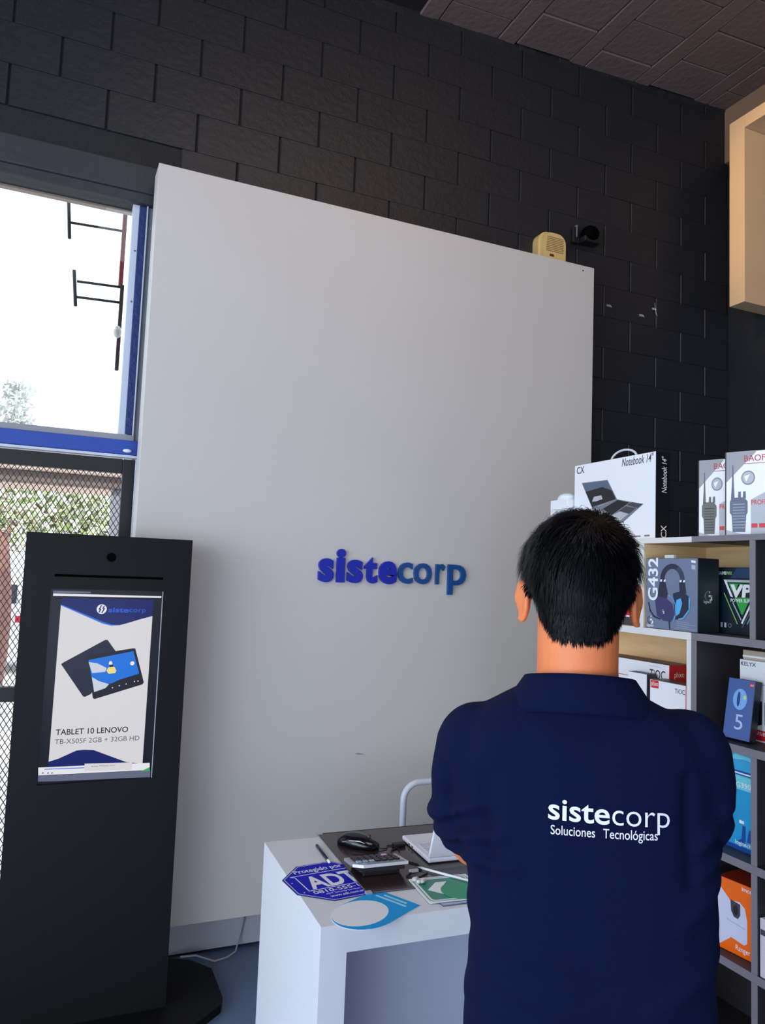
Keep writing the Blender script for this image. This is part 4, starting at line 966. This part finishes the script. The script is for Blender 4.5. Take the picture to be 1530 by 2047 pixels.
M_skin = mat('skin', s(226, 128, 76), 0.5, sss=0.3, var=0.05, vscale=14, bump=0.08, bscale=180)
M_shirt = mat('navy_pique', s(6, 15, 50), 0.9, bump=0.25, bscale=420, spec=0.12)
M_trs = mat('dark_trousers', s(24, 26, 44), 0.85, bump=0.2, bscale=220)
M_hair = mat('black_hair', s(6, 6, 10), 0.40, spec=0.12)
pr = thing('person', 'man in a navy polo shirt standing with folded arms, seen from behind', 'person', (0.807, 1.019, 0), R(-33))

EL = Vector((-0.172, 0.045, 1.172)); ER = Vector((0.176, 0.050, 1.208))
SL = Vector((-0.163, -0.005, 1.345)); SR = Vector((0.160, -0.005, 1.352))
WL = Vector((0.055, 0.185, 1.215)); WR = Vector((-0.060, 0.165, 1.180))
bd = MB(); bd.smooth = True
# trunk under the shirt
bd.loft([ring(z, cx, a-0.012, cy, b-0.012) for z, cx, a, cy, b in ((0.80, .013, .165, .01, .115), (0.9, .013, .178, .01, .122), (1.04, .016, .172, 0, .115), (1.16, .010, .180, 0, .118), (1.26, .002, .182, 0, .118), (1.33, -.002, .150, -.004, .090), (1.385, -.004, .105, -.008, .070), (1.43, -.006, .075, -.01, .068))])
bd.tube([(-0.006, -0.012, 1.38), (-0.007, -0.006, 1.46), (-0.006, 0.004, 1.54), (-0.004, 0.010, 1.58)], [0.069, 0.0645, 0.0655, 0.068], 24)
# head
HC = Vector((-0.005, 0.012, 1.612))
bd.ellip(HC, (0.0795, 0.096, 0.094), 32, 22)
bd.ellip(HC + Vector((0, 0.030, -0.058)), (0.064, 0.068, 0.070), 24, 16)
bd.ellip(HC + Vector((0, 0.060, -0.098)), (0.034, 0.032, 0.026), 16, 10)
bd.ellip(HC + Vector((0, -0.026, -0.055)), (0.066, 0.056, 0.066), 24, 16)
bd.tube([HC + Vector((0, 0.094, 0.008)), HC + Vector((0, 0.112, -0.028)), HC + Vector((0, 0.104, -0.040))], [0.008, 0.014, 0.012], 10)
bd.ellip(HC + Vector((0, 0.092, -0.066)), (0.024, 0.010, 0.006), 12, 8); bd.ellip(HC + Vector((0, 0.091, -0.075)), (0.021, 0.010, 0.007), 12, 8)
for sx in (-1, 1):
    bd.tube([HC + Vector((sx*0.018, 0.088, 0.0065)), HC + Vector((sx*0.031, 0.0875, 0.0085)), HC + Vector((sx*0.045, 0.078, 0.0045))], 0.0052, 8)
    bd.tube([HC + Vector((sx*0.018, 0.087, -0.0125)), HC + Vector((sx*0.031, 0.086, -0.0145)), HC + Vector((sx*0.045, 0.077, -0.0105))], 0.0050, 8)
    bd.tube([HC + Vector((sx*0.012, 0.094, 0.016)), HC + Vector((sx*0.035, 0.088, 0.022)), HC + Vector((sx*0.055, 0.072, 0.014))], 0.008, 8)
    # ear: rim, lobe and bowl
    ea = HC + Vector((sx*0.0835, -0.002, -0.045)); rot = Matrix.Rotation(sx*R(-28), 3, 'Z')
    rim = []
    for i in range(15):
        g = R(-115) + R(300)*i/14
        q = rot @ Vector((sx*0.010, -0.016*math.cos(g)*-1*1.0 if False else 0.017*math.cos(g+PI), 0.033*math.sin(g)))
        rim.append(ea + q)
    bd.tube(rim, 0.0056, 8)
    bd.ellip(ea + Vector((sx*0.006, 0.0, 0.0)), (0.009, 0.019, 0.034), 14, 10, rot)
    bd.ellip(ea + rot @ Vector((sx*0.006, 0.006, -0.029)), (0.0055, 0.008, 0.007), 10, 8)
# arms
limb(bd, [(SL + Vector((0.008, 0, -0.03)), 0.054), (Vector((-0.180, 0.005, 1.26)), 0.052), (EL, 0.045)]); limb(bd, [(SR + Vector((-0.008, 0, -0.03)), 0.054), (Vector((0.176, 0.01, 1.275)), 0.052), (ER, 0.045)])
limb(bd, [(EL + Vector((0.004, 0.022, -0.018)), 0.043), (EL.lerp(WL, 0.3) + Vector((0, 0.02, 0)), 0.043), (EL.lerp(WL, 0.65) + Vector((0, 0.02, 0)), 0.036), (WL, 0.028)])
limb(bd, [(ER, 0.045), (ER.lerp(WR, 0.3) + Vector((0, 0.0, -0.01)), 0.042), (ER.lerp(WR, 0.65), 0.034), (WR, 0.027)])
def hand(w, d, up, out, curl):
    """w wrist, d direction of the fingers, up towards the thumb, out away from the chest"""
    d = d.normalized(); up = (up - d*up.dot(d)).normalized(); out = d.cross(up)
    rotm = Matrix((d, up, out)).transposed()
    bd.ellip(w + d*0.045, (0.050, 0.040, 0.016), 16, 10, rotm)
    for k, (off, ln) in enumerate(((0.029, 0.070), (0.010, 0.078), (-0.010, 0.073), (-0.029, 0.058))):
        b0 = w + d*0.070 + up*off; a = b0; dirv = d.copy(); pts = [(a, 0.0092)]
        for j, fr_ in enumerate((0.45, 0.30, 0.25)):
            dirv = (dirv + out*curl*(0.3+0.35*j)).normalized(); a = a + dirv*ln*fr_; pts.append((a, 0.0088-0.0008*j))
        limb(bd, pts, 10)
    t0 = w + d*0.018 + up*0.026
    limb(bd, [(t0, 0.013), (t0 + (d*0.5+up*0.85)*0.030, 0.0115), (t0 + (d*0.85+up*0.75)*0.055, 0.0095)], 10)
hand(WL, Vector((0.9, -0.18, 0.10)), Vector((0, 0, 1)), None, -0.55)
hand(WR, Vector((-0.85, -0.25, 0.02)), Vector((0, 0, 1)), None, 0.35)
# legs
for sx in (-1, 1):
    limb(bd, [(Vector((0.013+sx*0.085, 0.01, 0.84)), 0.082), (Vector((0.013+sx*0.095, 0.015, 0.47)), 0.054), (Vector((0.013+sx*0.10, -0.005, 0.32)), 0.052), (Vector((0.013+sx*0.105, -0.01, 0.09)), 0.036)])
    limb(bd, [(Vector((0.013+sx*0.105, -0.015, 0.06)), 0.032), (Vector((0.013+sx*0.112, 0.06, 0.040)), 0.022), (Vector((0.013+sx*0.118, 0.13, 0.028)), 0.018)])
me = evaluated(bd.mesh('body'), [('REMESH', dict(mode='VOXEL', voxel_size=0.0042)), ('SMOOTH', dict(factor=0.5, iterations=8))])
body = link_part('body', me, pr, M_skin)

# polo shirt
sb = MB(); sb.smooth = True
sb.loft([ring(z, cx, a, cy, b) for z, cx, a, cy, b in (
    (0.835, .012, .186, .012, .128), (0.90, .013, .190, .010, .130), (0.97, .015, .189, .006, .127), (1.04, .018, .186, .0, .122), (1.10, .019, .189, -.002, .123),
    (1.16, .012, .192, -.003, .124), (1.22, .005, .192, -.004, .124), (1.28, .0, .198, -.006, .120), (1.33, -.002, .198, -.009, .112),
    (1.365, -.003, .187, -.012, .100), (1.388, -.004, .168, -.013, .088), (1.403, -.004, .143, -.013, .082), (1.417, -.005, .114, -.012, .078), (1.436, -.006, .084, -.010, .072))])
limb(sb, [(SL + Vector((0, 0, -0.014)), 0.069), (Vector((-0.176, 0.0, 1.275)), 0.0640), (Vector((-0.176, 0.015, 1.225)), 0.0610), (EL + Vector((-0.002, 0.0, 0.016)), 0.0565)], 20)
limb(sb, [(SR + Vector((0, 0, -0.012)), 0.069), (Vector((0.173, 0.0, 1.29)), 0.0640), (Vector((0.174, 0.02, 1.25)), 0.0610), (ER + Vector((0.0, 0.004, 0.0)), 0.0565)], 20)
sb.tube([EL + Vector((0,0,0.014)), EL.lerp(WL, 0.12) + Vector((0,0,0.012))], [0.055, 0.050], 18); sb.tube([ER, ER.lerp(WR, 0.22)], [0.056, 0.052], 18)
me = evaluated(sb.mesh('shirt'), [('REMESH', dict(mode='VOXEL', voxel_size=0.005)), ('SMOOTH', dict(factor=0.5, iterations=22))])
# folds of the cloth: ridges along lines (x, z) on the back, (amplitude, width)
FOLDS = [((-0.235,1.215),(-0.150,1.262),0.010,0.013), ((-0.222,1.185),(-0.120,1.222),0.009,0.012), ((-0.205,1.165),(-0.10,1.180),0.008,0.012), ((-0.212,1.30),(-0.200,1.22),-0.007,0.010),
         ((0.215,1.27),(0.150,1.215),0.008,0.012), ((0.225,1.235),(0.165,1.185),0.008,0.011), ((0.205,1.18),(0.14,1.12),0.006,0.014), ((-0.160,1.09),(-0.02,1.035),0.007,0.022),
         ((-0.150,1.02),(0.0,0.985),0.006,0.018), ((-0.16,0.955),(-0.06,0.94),0.006,0.016), ((0.19,1.06),(0.10,1.0),0.005,0.018), ((-0.11,1.40),(-0.16,1.31),0.0025,0.02), ((0.19,0.97),(0.09,0.93),0.005,0.016),
         ((-0.150,1.30),(-0.138,1.14),-0.007,0.011), ((0.146,1.32),(0.148,1.18),-0.007,0.011)]
def seg_d(p, a, b):
    a = Vector(a); b = Vector(b); d = b-a; t = max(0, min(1, (p-a).dot(d)/d.dot(d))); return (p-(a+d*t)).length, t
nrm = [v.normal.copy() for v in me.vertices]
for v, nn in zip(me.vertices, nrm):
    if v.co.y < 0.06:
        d_ = 0; q = Vector((v.co.x, v.co.z)); wgt = 1.0 if v.co.y < 0.02 else (0.06-v.co.y)/0.04
        for a, b, am, wd_ in FOLDS:
            r_, t = seg_d(q, a, b)
            if r_ < wd_*3: d_ += 1.7*am*math.exp(-(r_/wd_)**2)*(0.35+0.65*math.sin(PI*min(1, max(0, 0.12+t*0.8))))
        d_ += 0.0022*mnoise.noise(Vector((v.co.x*9, v.co.y*9, v.co.z*5)))
        v.co += nn*d_*wgt
shirt = link_part('polo_shirt', me, pr, M_shirt)

# collar
def collar_ring(a, b, z, tilt, th, cy=-0.012, n=40):
    return [Vector((-0.004 + a*math.cos(2*PI*j/n), cy + b*math.sin(2*PI*j/n), z - tilt*(0.5+0.5*math.sin(2*PI*j/n)))) for j in range(n)]
cl_ = B(M_shirt, True)
cl_.loft([collar_ring(0.098, 0.084, 1.406, 0.04, 0), collar_ring(0.127, 0.102, 1.408, 0.055, 0), collar_ring(0.126, 0.101, 1.416, 0.053, 0), collar_ring(0.096, 0.084, 1.452, 0.035, 0), collar_ring(0.087, 0.080, 1.463, 0.030, 0), collar_ring(0.080, 0.075, 1.463, 0.030, 0), collar_ring(0.074, 0.072, 1.452, 0.035, 0), collar_ring(0.072, 0.070, 1.41, 0.04, 0)], cap=False)
cl_.build('collar', shirt)
# embroidered lettering laid onto the cloth
bvh = BVHTree.FromPolygons([v.co for v in shirt.data.vertices], [list(p.vertices) for p in shirt.data.polygons])
PW = wmat(pr); PWi = PW.inverted()
def on_back(px, py):
    d = at(px, py, 2, 1.6 + (-1 if py > 1165 else 1)*0.4) - CAM
    o = PWi @ CAM; dl = (PWi.to_3x3() @ d).normalized()
    h, n_, i_, t_ = bvh.ray_cast(o, dl); return h
def cloth_text(strings, A, Bp, height, gap=0.0):
    """strings: (text, bold, width share); A, Bp pixel ends of the baseline"""
    a, b = on_back(*A), on_back(*Bp); u = (b-a); L = u.length; u.normalize(); n_ = Vector((0, -1, 0)); w_ = Vector((0, 0, 1)); 
    mb = B(mat('embroidery_white', s(226, 226, 240), 0.7)); x = 0
    for st_, bold, share, hm_ in strings:
        tmp = MB(); letters(tmp, st_, (0,0,0), X, -Y, L*share, height*hm_, bold)
        vs = []
        for p in tmp.v:
            q = a + u*(x*L + p.x) + w_*p.z
            h, n2, i_, t_ = bvh.ray_cast(Vector((q.x, -0.6, q.z)), Vector((0, 1, 0)))
            vs.append((h if h else q) + Vector((0, -0.0022, 0)))
        mb.add(vs, tmp.f, False); x += share + gap
    return mb
cloth_text([('siste', 0.014, 0.505, 1.0), ('corp', -0.006, 0.475, 0.72)], (1096, 1635), (1339, 1654), 0.0283, 0.02).build('embroidered_name', shirt)
cloth_text([('Soluciones', 0.004, 0.415, 1.0), ('Tecnológicas', 0.004, 0.51, 1.0)], (1101, 1666), (1315, 1679), 0.0130, 0.075).build('embroidered_slogan', shirt)

# trousers and shoes
tb = MB(); tb.smooth = True
tb.loft([ring(z, .013, a, .01, b) for z, a, b in ((0.78, .178, .122), (0.86, .182, .124), (0.93, .176, .120))])
for sx in (-1, 1):
    limb(tb, [(Vector((0.013+sx*0.088, 0.01, 0.80)), 0.094), (Vector((0.013+sx*0.096, 0.012, 0.47)), 0.072), (Vector((0.013+sx*0.103, -0.002, 0.28)), 0.066), (Vector((0.013+sx*0.105, -0.010, 0.118)), 0.060)], 18)
    tb.tube([Vector((0.013+sx*0.105, -0.010, 0.12)), Vector((0.013+sx*0.106, -0.012, 0.055))], [0.060, 0.062], 18)
me = evaluated(tb.mesh('trousers'), [('REMESH', dict(mode='VOXEL', voxel_size=0.009)), ('SMOOTH', dict(factor=0.5, iterations=6))])
link_part('trousers', me, pr, M_trs)
for sx in (-1, 1):
    so = B(mat('shoe_black', s(22, 22, 24), 0.4), True); x = 0.013+sx*0.105
    rs = []
    for i, (yy, hw, hh) in enumerate(((-0.085,0.020,0.05),(-0.075,0.036,0.085),(-0.03,0.043,0.10),(0.04,0.044,0.085),(0.10,0.050,0.06),(0.16,0.046,0.05),(0.195,0.026,0.036))):
        rs.append([Vector((x+sx*0.02*max(0,yy)/0.2+hw*math.cos(g), yy, 0.002+max(0.0, (math.sin(g)+0.55)/1.55)*hh)) for g in [2*PI*j/18 for j in range(18)]])
    so.loft(rs); so.build('shoe', pr)
# eyes
for sx in (-1, 1):
    ey = B(M_pw, True).ellip(HC + Vector((sx*0.031, 0.0795, -0.003)), (0.0125, 0.010, 0.0075), 14, 10).build('eye', pr)
    B(mat('iris_brown', s(40, 26, 20), 0.2), True).ellip(HC + Vector((sx*0.031, 0.0875, -0.003)), (0.0052, 0.003, 0.0060), 12, 8).build('iris', ey)

# hair: an undercoat following the scalp and thousands of short strands combed from the crown
def hairline(v):
    """lowest z of hair by the angle round the head (0 = nape, 180 = brow)"""
    a = abs(math.degrees(math.atan2(v.x - HC.x, -(v.y - HC.y))))
    tab = ((0, 1.508), (22, 1.510), (38, 1.520), (52, 1.535), (66, 1.566), (84, 1.590), (96, 1.590), (112, 1.625), (135, 1.655), (180, 1.672))
    for (a0, z0_), (a1, z1_) in zip(tab, tab[1:]):
        if a <= a1: return z0_ + (z1_-z0_)*(a-a0)/(a1-a0)
    return tab[-1][1]
bm_ = body.data
def is_ear(c): return abs(c.x - HC.x) > 0.0835 and c.z < 1.612 and abs(c.y-HC.y) < 0.05
idx = {}; hv = []; hf = []; faces = []
def thick(c):
    d_ = c.z - hairline(c); t = max(0.0, min(1.0, d_/0.055)); return 0.0015 + t*0.0075 + 0.006*max(0, min(1, (c.z-1.63)/0.05))
for p in bm_.polygons:
    c = p.center
    if c.z < 1.48 or c.z < hairline(c) or is_ear(c): continue
    faces.append((c.copy(), p.normal.copy(), p.area)); q = []
    for vi in p.vertices:
        if vi not in idx:
            v = bm_.vertices[vi]; idx[vi] = len(hv); cl2 = 0.0022*mnoise.noise(v.co*75)
            hv.append(v.co + v.normal*(thick(v.co) + cl2))
        q.append(idx[vi])
    hf.append(q)
hb_ = B(M_hair, True); hb_.add(hv, hf, True)
WH = HC + Vector((0.026, -0.055, 0.088))
rnd = random.Random(11)
wts = []; acc = 0
for f_ in faces:
    acc += f_[2]; wts.append(acc)
import bisect
for i in range(15000):
    c, n_, _a = faces[min(len(faces)-1, bisect.bisect(wts, rnd.random()*acc))]
    c = c + Vector((rnd.uniform(-.002, .002), rnd.uniform(-.002, .002), rnd.uniform(-.002, .002)))
    fl_ = c - WH; ds = fl_.length; fl_ = fl_ - n_*fl_.dot(n_)
    if fl_.length < 1e-4: continue
    fl_.normalize(); sw_ = n_.cross(fl_)
    tn = mnoise.noise(c*38)*0.9 + (0.75 if ds < 0.05 else 0.25)
    dirv = (fl_ + sw_*tn*0.7 + Vector((0, 0, -0.35))).normalized()
    top = max(0.0, min(1.0, (c.z-1.56)/0.09))
    ln = (0.013 + 0.027*top)*rnd.uniform(0.75, 1.25)
    if c.z - hairline(c) < 0.014: ln *= 0.75
    if abs(c.x-HC.x) > 0.066 and c.z < 1.635: ln *= 0.6
    lift = (0.20 + 0.20*rnd.random() + 0.25*top*max(0.0, mnoise.noise(c*55+Vector((3,1,7)))) + (0.30*rnd.random() if ds < 0.045 else 0.0))
    base = c + n_*max(0.0, thick(c)-0.003)
    wd_ = rnd.uniform(0.0007, 0.0013)
    sdv = dirv.cross(n_).normalized()*wd_
    p1 = base + (dirv + n_*lift)*ln*0.4; p2 = base + (dirv*1.0 + n_*lift*0.95 + Vector((0,0,-0.10)))*ln*0.75; p3 = base + (dirv + n_*lift*0.7 + Vector((0,0,-0.25)))*ln*1.05
    hb_.add([base-sdv, base+sdv, p1-sdv*0.9, p1+sdv*0.9, p2-sdv*0.6, p2+sdv*0.6, p3], [(0,1,3,2),(2,3,5,4),(4,5,6)], False)
hair = hb_.build('hair', pr); hair['label'] = 'short thick black hair swirling from the crown'
eb = B(M_hair, True)
for sx in (-1, 1): eb.tube([HC + Vector((sx*0.014, 0.1005, 0.018)), HC + Vector((sx*0.036, 0.0945, 0.025)), HC + Vector((sx*0.056, 0.0775, 0.016))], [0.003, 0.0035, 0.002], 6)
eb.build('eyebrows', pr)
